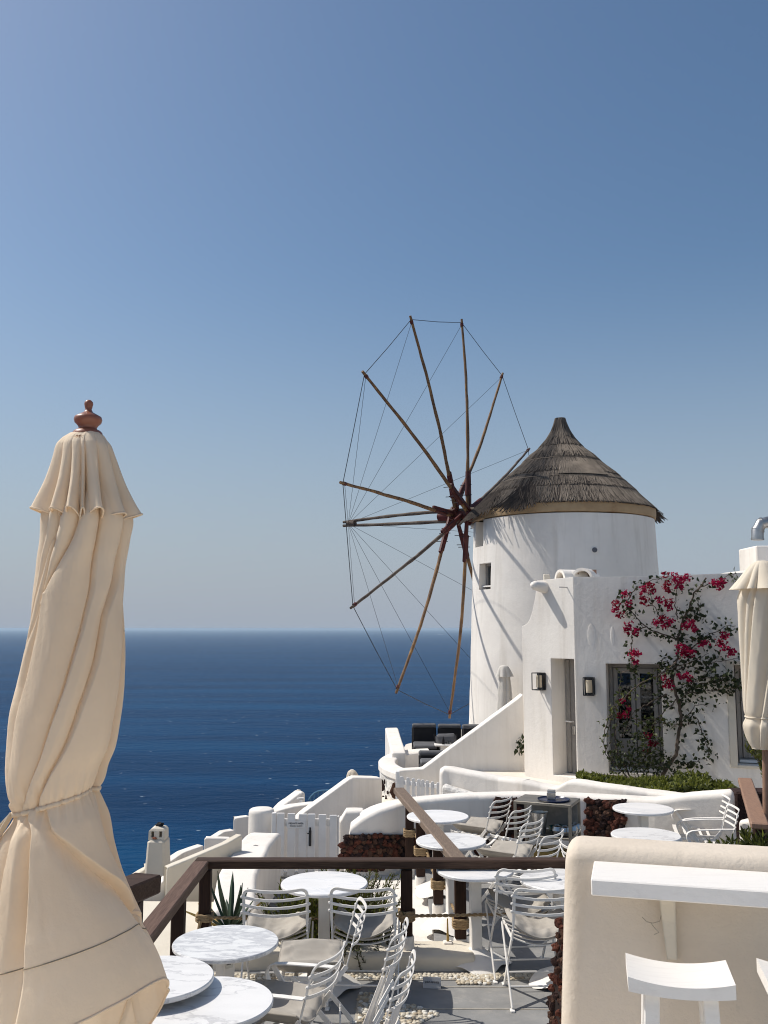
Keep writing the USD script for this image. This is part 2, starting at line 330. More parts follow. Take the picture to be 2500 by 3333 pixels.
nodes('sea_water', {'g': ('geometry', {}), 'm1': ('mapping', {'scale': (.022, .055, .05)}), 'm2': ('mapping', {'scale': (.10, .22, .2), 'rotation': (0, 0, .25)}), 'm3': ('mapping', {'scale': (.0012, .0075, .01), 'rotation': (0, 0, .12)}),
      'n1': ('noise_texture', {'scale': 1.0, 'detail': 5.0, 'roughness': .6, 'distortion': .6}), 'n2': ('noise_texture', {'scale': 1.0, 'detail': 6.0, 'roughness': .65, 'distortion': .4}),
      'n3': ('noise_texture', {'scale': 1.0, 'detail': 4.0}),
      's': ('math', {'math_type': 'multiply_add', 'value2': .35}), 'b': ('bump', {'strength': 1.0, 'distance': 4.5}),
      'c': ('rgb_ramp', {'ramp': [(.32, (.0006, .023, .070)), (.5, (.0008, .032, .094)), (.68, (.0016, .047, .124))]}),
      'wf': ('noise_texture', {'scale': 1.0, 'detail': 3.0, 'roughness': .5}), 'wr': ('rgb_ramp', {'ramp': [(.715, (0, 0, 0)), (.735, (1, 1, 1))]}), 'wm': ('mix_color', {'b': (.5, .55, .6)}),
      'p': ('principled_bsdf', {'roughness': .34, 'ior': 1.2, 'specular_ior_level': .04})},
      [('g.position', 'm1.vector'), ('g.position', 'm2.vector'), ('g.position', 'm3.vector'), ('m1.vector', 'n1.vector'), ('m2.vector', 'n2.vector'), ('m3.vector', 'n3.vector'), ('m2.vector', 'wf.vector'),
       ('n2.fac', 's.value1'), ('n1.fac', 's.value3'), ('s.value', 'b.height'), ('b.normal', 'p.normal'), ('n3.fac', 'c.fac'),
       ('wf.fac', 'wr.fac'), ('wr.color', 'wm.fac'), ('c.color', 'wm.a'), ('wm.result', 'p.base_color')], surface='p.BSDF')
nodes('haze_air', {'v': ('principled_volume', {'color': (.54, .69, .83), 'density': 4e-5, 'anisotropy': .2})}, [], volume='v.volume')
# ------------------------------------------------------------------ setting: sea, hillside, floors
SEA_Z = -110.0
g = np.arange(96) * 2 * np.pi / 96
rr_ = np.array([1, 60, 150, 400, 1000, 2500, 6000, 15000, 30000, 60000.0])
struct('sea', grid(np.stack([rr_[:, None] * np.cos(g), rr_[:, None] * np.sin(g), np.full((len(rr_), 96), SEA_Z)], -1), True, flip=True), 'sea_water')
def hill(x, y):
    out = np.maximum(0, -3.9 - x) + np.maximum(0, y - np.clip(19 + (x - 1.2) * 3.0, 11.5, 27))
    return np.maximum(-1.9 - 1.25 * out + (meshkit.fbm(np.stack([x, y, 0 * x], -1) * .35, 4, 3) - .5) * np.minimum(2.2, out * .6) - .0, SEA_Z - 3)
hx, hy = np.unique(np.r_[np.linspace(-110, -12, 40), np.linspace(-12, 8, 60), np.linspace(8, 60, 14)]), np.unique(np.r_[np.linspace(-60, 4, 16), np.linspace(4, 40, 90), np.linspace(40, 140, 40)])
HX, HY = np.meshgrid(hx, hy, indexing='xy')
struct('hillside', grid(np.stack([HX, HY, hill(HX, HY)], -1)), 'cliff', smooth=True)

struct('bar_floor', prism([(-2.6, -9), (9.5, -9), (9.5, 0), (4.5, 0), (4.5, 3.82), (-2.6, 3.82)], -1.8, 0.85), 'paving_cream')
FLOOR = struct('terrace_floor', cat(prism([(-1.62, 3.84), (4.9, 3.84), (4.9, 11.6), (.42, 11.6), (.42, 7.32), (-1.62, 7.32)], -1.8, 0.0)), 'floor_grey')
struct('walkway', prism([(-2.6, 7.7), (-.5, 7.7), (-.2, 13.6), (-2.6, 13.6)], -1.7, -.72), 'walk_stone')
wl = prism([onz(1172, 2846, -.07)[:2], onz(1330, 2790, -.07)[:2], (.40, 10.2), (.52, 7.66), onz(1010, 3085, -.07)[:2], onz(1030, 2960, -.07)[:2]], -1.7, -.07)
struct('white_paving', wob(wl.subdivide().subdivide(), .006, 1.5), 'plaster')
struct('roof_terrace', wob(prism([(-5.2, 6.0), (-1.75, 6.0), (-1.75, 10.33), (-5.2, 10.45)], -1.9, -.36).subdivide().subdivide(), .008, 1.2), 'plaster_cream')
struct('house_forecourt', prism([(.6, 11.6), (9, 11.4), (9, 17.5), (1.2, 17.5)], -1.8, .12), 'paving_cream')
struct('mill_terrace', prism([(-.4, 14.8), (1.1, 14.8), (1.19, 17.52), (9, 17.52), (9, 11.3), (22, 11.3), (22, 34), (4.5, 34), (.6, 26)], -1.85, -.62), 'paving_cream')

# ------------------------------------------------------------------ windmill
TW = np.array([4.37, 22.4]); RB, RT, ZB, ZT = 2.37, 2.17, -.7, 5.10
mill = thing('windmill', 'white round windmill with a thatched cone roof and twelve bare wooden sail arms', 'windmill', (*TW, ZB))
cs = m3.Manifold.cylinder(ZT - ZB, RB, RT, 300).translate((TW[0], TW[1], ZB))
def on_tower(px, py):
    d = ray(px, py); o = CAM; R = 2.25
    for _ in range(5):
        a = d[0] ** 2 + d[1] ** 2; b = 2 * ((o[0] - TW[0]) * d[0] + (o[1] - TW[1]) * d[1]); c = (o[0] - TW[0]) ** 2 + (o[1] - TW[1]) ** 2 - R * R
        disc = b * b - 4 * a * c; t = (-b - math.sqrt(max(disc, 0))) / (2 * a); p = o + t * d; R = RB + (RT - RB) * (p[2] - ZB) / (ZT - ZB)
    return p
def niche(px0, px1, py0, py1, depth=.32):
    a, b = on_tower(px0, py0), on_tower(px1, py1); c = (a + b) / 2
    g = math.atan2(c[1] - TW[1], c[0] - TW[0]); w = np.linalg.norm(a[:2] - b[:2]) * 1.02; h = abs(a[2] - b[2])
    return c, g, w, h
nw = niche(1561, 1597, 1836, 1917); nt = niche(1549, 1572, 1699, 1777)
cut = cs
for c, g_, w, h in (nw, nt):
    bx = m3.Manifold.cube((.7, w, h), True).rotate((0, 0, math.degrees(g_))).translate((c[0] + math.cos(g_) * .02, c[1] + math.sin(g_) * .02, c[2]))
    cut = cut - bx
tower = cut.refine_to_length(.18)
obj('tower_wall', wob(trimesh.Trimesh(np.array(tower.to_mesh().vert_properties[:, :3]), np.array(tower.to_mesh().tri_verts), process=True), .010, 1.1), 'plaster', mill, smooth=35)
def tower_window(n, mullion=False):
    c, g_, w, h = n; R = rotz(g_); q = np.array([c[0], c[1], c[2]]) - np.array([math.cos(g_), math.sin(g_), 0]) * .20
    def loc(size, off):
        m = cbox(size, .006); m.apply_translation(off); m.apply_transform(R); m.apply_translation(q); return m
    t = .055
    win = obj('window', [loc((.06, w - .02, t), (0, 0, h / 2 - t / 2)), loc((.06, w - .02, t), (0, 0, -h / 2 + t / 2)), loc((.06, t, h - 2 * t), (0, w / 2 - t / 2 - .01, 0)), loc((.06, t, h - 2 * t), (0, -w / 2 + t / 2 + .01, 0)),
                         loc((.075, .02, h - 2 * t), (0, w / 2 - t - .02, 0)), loc((.075, .02, h - 2 * t), (0, -w / 2 + t + .02, 0))], 'grey_door', mill)
    obj('pane', loc((.012, w - 2 * t - .04, h - 2 * t), (-.005, 0, 0)), 'glass_dark', win); obj('sill', loc((.12, w - .03, .03), (.08, 0, -h / 2 + t + .02)), 'white_paint', win)
    obj('window_back', loc((.02, w - .03, h - .03), (-.09, 0, 0)), 'blind_grey', win)
tower_window(nw)
pv = on_tower(1935, 1790); gv = math.atan2(pv[1] - TW[1], pv[0] - TW[0])
vent = trimesh.creation.cylinder(.055, .06, sections=20); vent.apply_transform(trimesh.transformations.rotation_matrix(math.pi / 2, [0, 1, 0])); vent.apply_transform(rotz(gv)); vent.apply_translation(pv)
obj('vent_hole', vent, 'sign_grey', mill)
kn = trimesh.creation.icosphere(2, .07); kn.apply_translation(on_tower(1541, 1712)); obj('lug', kn, 'plaster', mill, smooth=True)
gr_ = np.arange(120) * 2 * np.pi / 120
ring = lathe([(2.10, 4.98), (2.19, 5.0), (2.205, 5.10), (2.20, 5.24), (2.12, 5.28), (1.6, 5.5)], 120, (*TW, .13))
obj('wall_plate', wob(ring, .012, 2.0), 'ring_wood', mill, smooth=35)
prof = [(2.20, 5.33), (1.99, 5.54), (1.58, 5.97), (1.27, 6.27), (.93, 6.56), (.77, 6.73), (.52, 6.93), (.37, 7.08), (.235, 7.28), (.135, 7.47), (.105, 7.62), (.085, 7.70)]
pf = np.array(prof); sI = np.linspace(0, len(pf) - 1, 90); pr = np.stack([np.interp(sI, np.arange(len(pf)), pf[:, k]) for k in (0, 1)], 1)
gg = np.arange(220) * 2 * np.pi / 220
base = np.stack([pr[:, 0][:, None] * np.cos(gg), pr[:, 0][:, None] * np.sin(gg), np.repeat(pr[:, 1][:, None], 220, 1)], -1)
th = (meshkit.fbm(np.stack([np.cos(gg)[None] * 14 + 0 * pr[:, :1], np.sin(gg)[None] * 14 + 0 * pr[:, :1], pr[:, 1][:, None] * 1.4 + 0 * gg[None]], -1), 3, 5) - .5)
base = base * (1 + .05 * th[..., None] * np.array([1, 1, 0]))
tcore = grid(base, True); tcore.apply_translation((*TW, 0)); 
obj('thatch_core', tcore, 'thatch', mill, smooth=True)
arc = np.r_[0, np.cumsum(np.linalg.norm(np.diff(pf, axis=0), axis=1))]
PR = lambda s: np.array([np.interp(s, arc, pf[:, 0]), np.interp(s, arc, pf[:, 1])])
def straws(s0, s1, n, seed, out, pale, jit=.12, a0=0, a1=2 * math.pi, over=0.0, rise=.03):
    """thatch straws lying down the slope between arc lengths s0 (low) and s1"""
    r = np.random.default_rng(seed); V, F = [], []
    for i in range(n):
        a = a0 + (a1 - a0) * r.random(); L = (s1 - s0) * (.55 + .5 * r.random()); lo = s0 + (r.random() ** 2) * (s1 - s0 - L * .8) - over * r.random(); da = r.normal() * jit * .4
        pts = []
        for k in range(4):
            s = lo + L * k / 3; q = PR(max(s, 0)); e = min(s, 0)
            rad = q[0] + out + rise * (1 - k / 3) * (r.random() * .8 + .4) - e * .75; z = q[1] + out * .5 + e * .80; aa = a + da * (1 - k / 3)
            pts.append((TW[0] + rad * math.cos(aa), TW[1] + rad * math.sin(aa), z))
        w = .006 + .007 * r.random(); t = np.array([-math.sin(a), math.cos(a), 0]) * w; u = np.array([math.cos(a), math.sin(a), .6]) * w
        b = len(V) * 1
        for p in pts: V += [np.array(p) - t, np.array(p) + t, np.array(p) + u]
        for k in range(3):
            o = b + 3 * k
            for j in range(3):
                F += [[o + j, o + (j + 1) % 3, o + 3 + (j + 1) % 3], [o + j, o + 3 + (j + 1) % 3, o + 3 + j]]
    return T(V, F)
AT = arc[-1]
VIS = (math.pi * .92, math.pi * 2.08)
for k, (s0, s1, n, pale) in enumerate([(.02, .85, 3000, 'thatch'), (.62, 1.36, 2200, 'straw_dark'), (1.18, 1.95, 1900, 'thatch'), (1.8, 2.45, 1100, 'thatch'), (2.35, AT, 700, 'straw_dark')]):
    obj('thatch_layer', straws(s0, s1, n, 20 + k, .012 + .004 * k, False, .10, *VIS, over=.05 if k == 0 else 0, rise=.022), pale, mill, kind='stuff')
    obj('thatch_layer', straws(s0, s1, n // 3, 40 + k, .018 + .004 * k, True, .12, *VIS, rise=.022), 'straw_pale', mill, kind='stuff')
# a lighter repair mat, frayed hips on both sides, bare patches at the eave
obj('thatch_patch', straws(1.02, 1.48, 900, 61, .04, True, .06, math.radians(258), math.radians(300), rise=.02), 'straw_pale', mill, kind='stuff')
for a0, a1, n, sd in ((176, 206, 900, 71), (356, 370, 120, 72), (226, 240, 160, 73)):
    obj('thatch_fringe', straws(-.12, .75, n, sd, .03, False, .25, math.radians(a0), math.radians(a1), over=.24 if sd == 71 else .17, rise=.05), 'straw_dark', mill, kind='stuff')
for z_, r_ in ((6.05, 1.56), (6.58, .98), (6.98, .52)):
    gq = np.linspace(0, 2 * math.pi, 90); obj('binding_wire', tube(np.stack([TW[0] + r_ * np.cos(gq), TW[1] + r_ * np.sin(gq), np.full(90, z_)], 1), .008, 4, False), 'straw_pale', mill)
# sails
C0 = np.array([1.881, 24.0, 5.52]); AZ, EL, RS, PH = 2.569, .03, 5.273, -.495
nA = np.array([math.cos(AZ) * math.cos(EL), math.sin(AZ) * math.cos(EL), math.sin(EL)])
uA = -np.cross([0, 0, 1], nA); uA /= np.linalg.norm(uA); vA = np.cross(uA, nA)
HUB = C0 - nA * .12 + np.array([0, 0, -.05])
shaft0, shaft1 = HUB + nA * .62, HUB - nA * 2.6
obj('shaft', wob(tube([shaft0 + nA * .02, shaft0, HUB + nA * .3, HUB - nA * .3, shaft1], [.06, .125, .135, .14, .14], 18), .006, 4), 'hub_red', mill, smooth=40)
tips = []
for i in range(12):
    a = PH + i * math.pi / 6; tips.append(C0 + RS * (math.cos(a) * vA + math.sin(a) * uA) * (1 + .012 * math.sin(i * 2.3)))
offs = [.10, -.22, .28, -.08, .18, -.30]
for i, tp in enumerate(tips):
    h0 = HUB + nA * offs[i % 6]; d = tp - h0; L = np.linalg.norm(d); r = np.random.default_rng(100 + i)
    s = np.linspace(.02, 1.0, 26); sag = np.outer(np.sin(s * math.pi) ** 1.2, -nA) * .09
    wx = np.cumsum(r.normal(size=(26, 3)) * .0035, 0); wx -= np.outer(s, wx[-1]); wx[:3] *= .3
    pts = h0 + s[:, None] * d + sag + wx
    arm = tube(pts, (.052 - .020 * s) * (1 + .05 * r.normal(size=26)), 9)
    A_ = obj('sail_arm', arm, ('log', 'log', 'log', 'log_grey', 'log', 'log')[i % 6], mill, smooth=40)
    e = d / L; tang = np.cross(nA, e)
    obj('arm_cleat', wob(bar(h0 + e * -.25 + tang * .07 - nA * .03, h0 + e * 1.22 + tang * .055 - nA * .06, .10, .085, .02, up=nA).subdivide().subdivide(), .008, 5), 'hub_red', A_, smooth=30)
    obj('arm_collar', tube(pts[2:6] * 1.0, [.072, .07, .066, .060], 9), 'hub_red', A_, smooth=40)
    obj('arm_tie', tube([pts[-1] - e * .20, pts[-1] - e * .12], [.046, .046], 8), 'hub_red', A_)
    for k in (.55, .82):
        obj('bolt', tube([h0 + e * k - nA * .15, h0 + e * k + nA * .18], .010, 5), 'cable', A_)
BOW = C0 + nA * 3.49 + np.array([0, 0, -.14])
for k, (o, e) in enumerate(((np.array([0, 0, .16]), .05), (np.array([0, 0, -.10]), -.05))):
    s = np.linspace(0, 1, 18); p0 = HUB - nA * .6 + o; d = BOW + np.array([0, 0, e]) + nA * .12 - p0
    obj('bowsprit', tube(p0 + s[:, None] * d + np.outer(np.sin(s * math.pi), [0, 0, .05 if k == 0 else -.02]), (.055 - .016 * s) * (1 + .12 * np.sin(s * 31 + k)), 9), 'log_grey', mill, smooth=40)
obj('bowsprit_tie', tube([BOW - nA * .28, BOW - nA * .02], [.095, .085], 10), 'log_grey', mill, smooth=40)
for i in range(12):
    a, b = tips[i] - (tips[i] - HUB) * .018, tips[(i + 1) % 12] - (tips[(i + 1) % 12] - HUB) * .018
    obj('rim_cable', tube([a, (a + b) / 2 - np.array([0, 0, .02]), b], .0085, 5, False), 'cable', mill)
    obj('stay_cable', tube([tips[i] - (tips[i] - HUB) * .03, BOW - nA * .05], .0050, 5, False), 'cable', mill)

# ------------------------------------------------------------------ house
HA = at(1874, 2200, 14.8)[:2]
dR = np.array([math.cos(math.radians(-21)), math.sin(math.radians(-21))]); nR = np.array([-dR[1], dR[0]])          # nR points into the house
dL = np.array([-.62, .785]); dL /= np.linalg.norm(dL); nL = np.array([dL[1], -dL[0]]); nL = nL if nL @ np.array([0, 1]) > 0 else -nL
def hit(px, py, A, d, off=0.0, n=None):
    q = ray(px, py); A = A if n is None else A - n * off
    t, s = np.linalg.solve(np.array([[q[0], -d[0]], [q[1], -d[1]]]), A - CAM[:2]); p = CAM + t * q
    return s, p[2]
house = thing('house', 'white plastered house with grey door, recessed windows and flower vine on its front', 'house', (*HA, .1))
Z0 = .10
topR = hit(1874, 1878, HA, dR)[1]
w1 = [hit(1972, 2160, HA, dR), hit(2143, 2160, HA, dR), hit(2143, 2512, HA, dR), hit(1972, 2512, HA, dR)]
def rect(px0, py0, px1, py1, A, d):
    s0, z1 = hit(px0, py0, A, d); s1, _ = hit(px1, py0, A, d); z0 = hit(px0, py1, A, d)[1]; return s0, s1, z0, z1
W1 = rect(1972, 2160, 2150, 2512, HA, dR); W2 = rect(2388, 2165, 2560, 2488, HA, dR); W2o = rect(2362, 2150, 2580, 2497, HA, dR)
RL = 5.2
rp = lambda r: [(r[0], r[2]), (r[1], r[2]), (r[1], r[3]), (r[0], r[3])]
right = slab(HA, dR, [(0, Z0), (RL, Z0), (RL, topR), (2.6, topR + .015), (1.2, topR - .01), (0, topR)], [rp(W1), rp(W2)], .34, nR)
obj('front_wall', right, 'plaster', house)
dt = hit(1793, 2143, HA, dL); dt2 = hit(1869, 2150, HA, dL); sD0, sD1, zD = dt2[0], dt[0], dt[1]
lp = [hit(1874, 1878, HA, dL), hit(1810, 1883, HA, dL), hit(1748, 1889, HA, dL), hit(1745, 1925, HA, dL), hit(1740, 1957, HA, dL), hit(1733, 1990, HA, dL), hit(1725, 2015, HA, dL), hit(1716, 2030, HA, dL), hit(1699, 2039, HA, dL)]
lp[0] = (0, topR)
left = slab(HA, dL, [(0, Z0)] + lp + [(lp[-1][0], Z0)], [[(sD0, Z0 + .12), (sD1, Z0 + .12), (sD1, zD), (sD0, zD)]], .40, nL)
obj('door_wall', left, 'plaster', house)
sE = lp[-1][0]
def hp(s, d, n, o, z): q = HA + d * s + n * o; return np.array([q[0], q[1], z])
obj('end_wall', prism([(HA + dL * sE + nL * .41), (HA + dL * (sE - .02) + nL * 2.2), (HA + dL * (sE - .36) + nL * 2.2), (HA + dL * (sE - .36) + nL * .41)], Z0, 2.62), 'plaster', house)
rf = prism([(HA + dR * .08 + nR * .36), HA + dR * (RL - .05) + nR * .36, HA + dR * (RL - .05) + nR * 3.2, HA + dL * sE * .55 + nL * 2.0, HA + dL * sE * .55 + nL * .42], topR - .35, topR - .07)
obj('roof', rf, 'plaster', house)
obj('back_wall', prism([HA + dR * RL + nR * 3.2, HA + dR * RL + nR * 3.4, HA + dR * .2 + nR * 3.4, HA + dR * .2 + nR * 3.2], Z0, topR - .36), 'dark_inside', house)
dome_ = lathe([(0.001, .16), (.6, .14), (1.0, .08), (1.25, .0), (1.28, -.2)], 40); dome_.apply_transform(np.diag([1.15, .6, 1, 1])); dome_.apply_translation(hp(3.3, dR, nR, 1.6, topR + .0)); obj('roof_dome', dome_, 'plaster', house, smooth=True)
# door
def pl(d, n, s0, s1, z0, z1, o, t, c=.006):
    a = hp((s0 + s1) / 2, d, n, o + t / 2, (z0 + z1) / 2); m = np.eye(4); m[:2, 0] = d; m[:2, 1] = n; m[:3, 3] = a
    return cbox((abs(s1 - s0), t, z1 - z0), c, rot=m)
door = obj('door', pl(dL, nL, sD0 + .01, sD1 - .01, Z0 + .13, zD - .01, .345, .05), 'grey_door', house)
for a, b in ((sD1 - .10, sD1 - .02), (sD1 - .26, sD1 - .20), (sD0 + .02, sD0 + .09)):
    obj('door_stile', pl(dL, nL, a, b, Z0 + .14, zD - .02, .318, .026), 'grey_door', door)
obj('door_handle', tube([hp(sD1 - .16, dL, nL, .33, 1.05), hp(sD1 - .16, dL, nL, .27, 1.05), hp(sD1 - .05, dL, nL, .27, 1.05)], .012, 6), 'white_paint', door)
obj('door_lock', pl(dL, nL, sD1 - .19, sD1 - .13, .84, .98, .325, .02), 'steel', door)
def french(r, o, leaves_n, nm):
    s0, s1, z0, z1 = r; f = .07
    win = obj('window', [pl(dR, nR, s0 + .01, s1 - .01, z1 - f, z1 - .01, o, .07), pl(dR, nR, s0 + .01, s1 - .01, z0 + .01, z0 + f, o, .07), pl(dR, nR, s0 + .01, s0 + f, z0 + f, z1 - f, o, .07), pl(dR, nR, s1 - f, s1 - .01, z0 + f, z1 - f, o, .07)], 'grey_door', house)
    w = (s1 - s0 - 2 * f) / leaves_n
    for k in range(leaves_n):
        a, b = s0 + f + k * w + .006, s0 + f + (k + 1) * w - .006; e = .065
        obj('sash', [pl(dR, nR, a, a + e, z0 + f + .005, z1 - f - .005, o - .02, .05), pl(dR, nR, b - e, b, z0 + f + .005, z1 - f - .005, o - .02, .05), pl(dR, nR, a + e, b - e, z1 - f - e - .02, z1 - f - .005, o - .018, .05), pl(dR, nR, a + e, b - e, z0 + f + .005, z0 + f + .42 if nm else z0 + f + .09, o - .018, .05)], 'grey_door', win)
        obj('pane', pl(dR, nR, a + e, b - e, z0 + f + .05, z1 - f - e, o + .01, .008, .001), 'glass_dark', win)
    obj('sill', pl(dR, nR, s0 + .02, s1 - .02, z0 + .012, z0 + .05, o - .10, .11), 'white_paint', win)
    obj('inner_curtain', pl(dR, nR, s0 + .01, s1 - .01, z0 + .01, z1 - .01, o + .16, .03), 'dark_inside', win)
french(W1, .265, 2, True); french(W2, .25, 2, False)
s0, s1, z0, z1 = W2; S0, S1, Y0, Y1 = W2o
obj('window_surround', [pl(dR, nR, S0, s0 - .004, Y0, Y1, -.018, .018, .004), pl(dR, nR, s0 - .004, s1, Y0, z0 - .004, -.018, .018, .004), pl(dR, nR, s0 - .004, s1, z1 + .004, Y1, -.018, .018, .004)], 'plaster_cream', house)
# scupper spout, hook, plaster lump
sp = hp(hit(1772, 1912, HA, dL)[0], dL, nL, 0, hit(1772, 1912, HA, dL)[1])
spm = lathe([(.001, .30), (.05, .29), (.075, .24), (.085, .12), (.10, -.02)], 20); R_ = np.eye(4); o_ = np.array([-nL[0], -nL[1], .12]); o_ /= np.linalg.norm(o_); R_[:3, 2] = o_; R_[:3, 0] = np.cross([0, 0, 1.0], o_) / np.linalg.norm(np.cross([0, 0, 1.0], o_)); R_[:3, 1] = np.cross(R_[:3, 2], R_[:3, 0])
spm.apply_transform(R_); spm.apply_translation(sp); obj('water_spout', wob(spm, .008, 6), 'plaster', house, smooth=True)
hk = hp(hit(1846, 1912, HA, dL)[0], dL, nL, 0, hit(1846, 1912, HA, dL)[1]); oo = np.array([-nL[0], -nL[1], 0])
obj('wall_hook', tube([hk, hk + oo * .07, hk + oo * .14 + dL[0] * np.array([.05, 0, 0])], .009, 6), 'steel', house)
for px_, py_, w_, h_ in ((1926, 2068, .055, .15), (1994, 2070, .03, .12)):
    s_, z_ = hit(px_, py_, HA, dR); b_ = trimesh.creation.icosphere(3, 1.0); b_.apply_transform(np.diag([w_ * 1.4, .009, h_ * 1.4, 1])); m_ = np.eye(4); m_[:2, 0] = dR; m_[:2, 1] = nR; m_[:3, 3] = hp(s_, dR, nR, 0.004, z_); b_.apply_transform(m_)
    obj('plaster_repair', b_, 'plaster', house, smooth=True)
# roof vents: two little barrel vaults
def vault(c, ang, r, L, wall=.05, leg=.06):
    n = 18; g_ = np.linspace(0, math.pi, n); o = [(r * math.cos(a), leg + r * math.sin(a)) for a in g_]; i = [((r - wall) * math.cos(a), leg + (r - wall) * math.sin(a)) for a in g_[::-1]]
    m = trimesh.creation.extrude_polygon(Polygon([(r, 0)] + o + [(-r, 0), (-r + wall, 0)] + i + [(r - wall, 0)]), L, engine='earcut')
    X = np.eye(4); X[:3, 2] = (math.cos(ang), math.sin(ang), 0); X[:3, 0] = (-math.sin(ang), math.cos(ang), 0); X[:3, 1] = (0, 0, 1); m.apply_transform(X); m.fix_normals(); m.apply_translation(c)
    bk = trimesh.creation.box((.02, 2 * r - wall, r + leg)); bk.apply_translation((L * .6, 0, (r + leg) / 2 - .02)); bk.apply_transform(rotz(ang)); bk.apply_translation(c)
    return m, bk
rv = thing('roof_vent', 'pair of small white barrel-vaulted vents on the house roof edge', 'roof vent', (*hp(.1, dR, nR, .8, 0)[:2], topR - .07))
for px_, ang, r, L, nm in ((1822, math.radians(20), .17, .45, 'side_vault'), (1894, math.radians(62), .19, .5, 'front_vault')):
    d_ = 15.35 if px_ < 1850 else 15.2; p_ = at(px_, 1880, d_); a, b = vault((p_[0], p_[1], topR - .075), ang, r, L); v_ = obj(nm, a, 'plaster', rv, smooth=35); obj('vent_lining', b, 'board_wood', v_)
p_ = at(1779, 1884, 15.7); single('roof_block', [cbox((.10, .10, .16), .01, (p_[0], p_[1], p_[2])), cbox((.22, .08, .05), .01, (p_[0] + .13, p_[1] + .02, p_[2] - .05))], 'plaster_cream', 'small cream block on the roof edge left of the vaulted vents', 'roof block')
# duct and plant block on the right edge
p_ = at(2500, 1820, 16.0); z_ = at(2475, 1776, 16.0)[2]
single('rooftop_block', cbox((.56, .8, 1.5), .02, (at(2462, 1800, 16.0)[0] + .28, 16.4, z_ - .75)), 'plaster', 'plain white rooftop block under the metal duct at the right edge', 'chimney')
duct = thing('exhaust_duct', 'bent galvanised exhaust duct above the white rooftop block', 'duct', (at(2480, 1776, 16.3)[0], 16.3, z_))
q = [at(2466, 1758, 16.3), at(2466, 1728, 16.3), at(2476, 1705, 16.3), at(2500, 1700, 16.3), at(2580, 1700, 16.3)]
obj('elbow', tube(q, .105, 20, True), 'galvanised', duct, smooth=40)
for a, b in ((0, .04), (1.0, 1.12), (2.0, 2.15)):
    i0 = int(a); p0 = np.array(q[i0]); d_ = np.array(q[i0 + 1]) - p0; d_ /= np.linalg.norm(d_); obj('duct_collar', tube([p0 + d_ * .005, p0 + d_ * .035], .112, 20), 'galvanised', duct, smooth=40)
xd = at(2530, 1700, 16.3); obj('duct_support', tube([xd, (xd[0], xd[1], z_ - .02)], .09, 16), 'galvanised', duct, smooth=40)

# ------------------------------------------------------------------ walls between the terraces
def wall(name, label, pts, zbot, thick, mat_='plaster', r=.05, smooth=True, amp=.008, seed=0, cat_='wall', step=.12):
    p = wp(pts); t = thing(name, label, cat_, (p[0][0], p[0][1], zbot)); obj('wall_body', wall_path(p, zbot, thick, r, smooth, step, amp, True, seed), mat_, t, smooth=45); return t
TWP = [(1120, 2748, 10.2), (1126, 2718, 10.2), (1140, 2692, 10.2), (1180, 2663, 10.2), (1250, 2633, 10.28), (1320, 2614, 10.40), (1400, 2602, 10.5), (1560, 2591, 10.7), (1700, 2587, 10.75), (1880, 2592, 10.7), (2040, 2599, 10.5), (2127, 2603, 10.35), (2250, 2589, 10.2), (2390, 2577, 10.05)]
tw = wall('terrace_wall', 'long curving white wall with lava stone panels behind the far tables', TWP, -.5, .30, r=.06, seed=1)
wall('planter_wall', 'wavy-topped white planter wall in front of the house door', [(1433, 2506, 13.0), (1445, 2501, 13.0), (1500, 2511, 12.9), (1560, 2521, 12.8), (1620, 2533, 12.7), (1700, 2543, 12.5), (1760, 2557, 12.4), (1797, 2565, 12.3), (1820, 2558, 12.25), (1846, 2544, 12.2), (1870, 2543, 12.15), (1940, 2554, 12.0), (2040, 2567, 11.8), (2110, 2577, 11.7), (2230, 2592, 11.4), (2400, 2604, 11.2)], -.3, .28, r=.05, seed=2)
wall('rough_footing', 'rough whitewashed stone footing below the planter wall beside the picket fence', [(1436, 2556, 12.78), (1480, 2570, 12.72), (1540, 2586, 12.62), (1600, 2600, 12.5)], -.4, .2, 'plaster_rough', r=.05, amp=.02, seed=3)
stair = wall('stair_wall', 'white stair wall with a long diagonal top rising to the house', [(1296, 2508, 16.2), (1372, 2503, 16.25), (1378, 2501, 16.25), (1540, 2381, 16.3), (1704, 2260, 16.35)], -.6, .26, r=.03, smooth=False, seed=4)
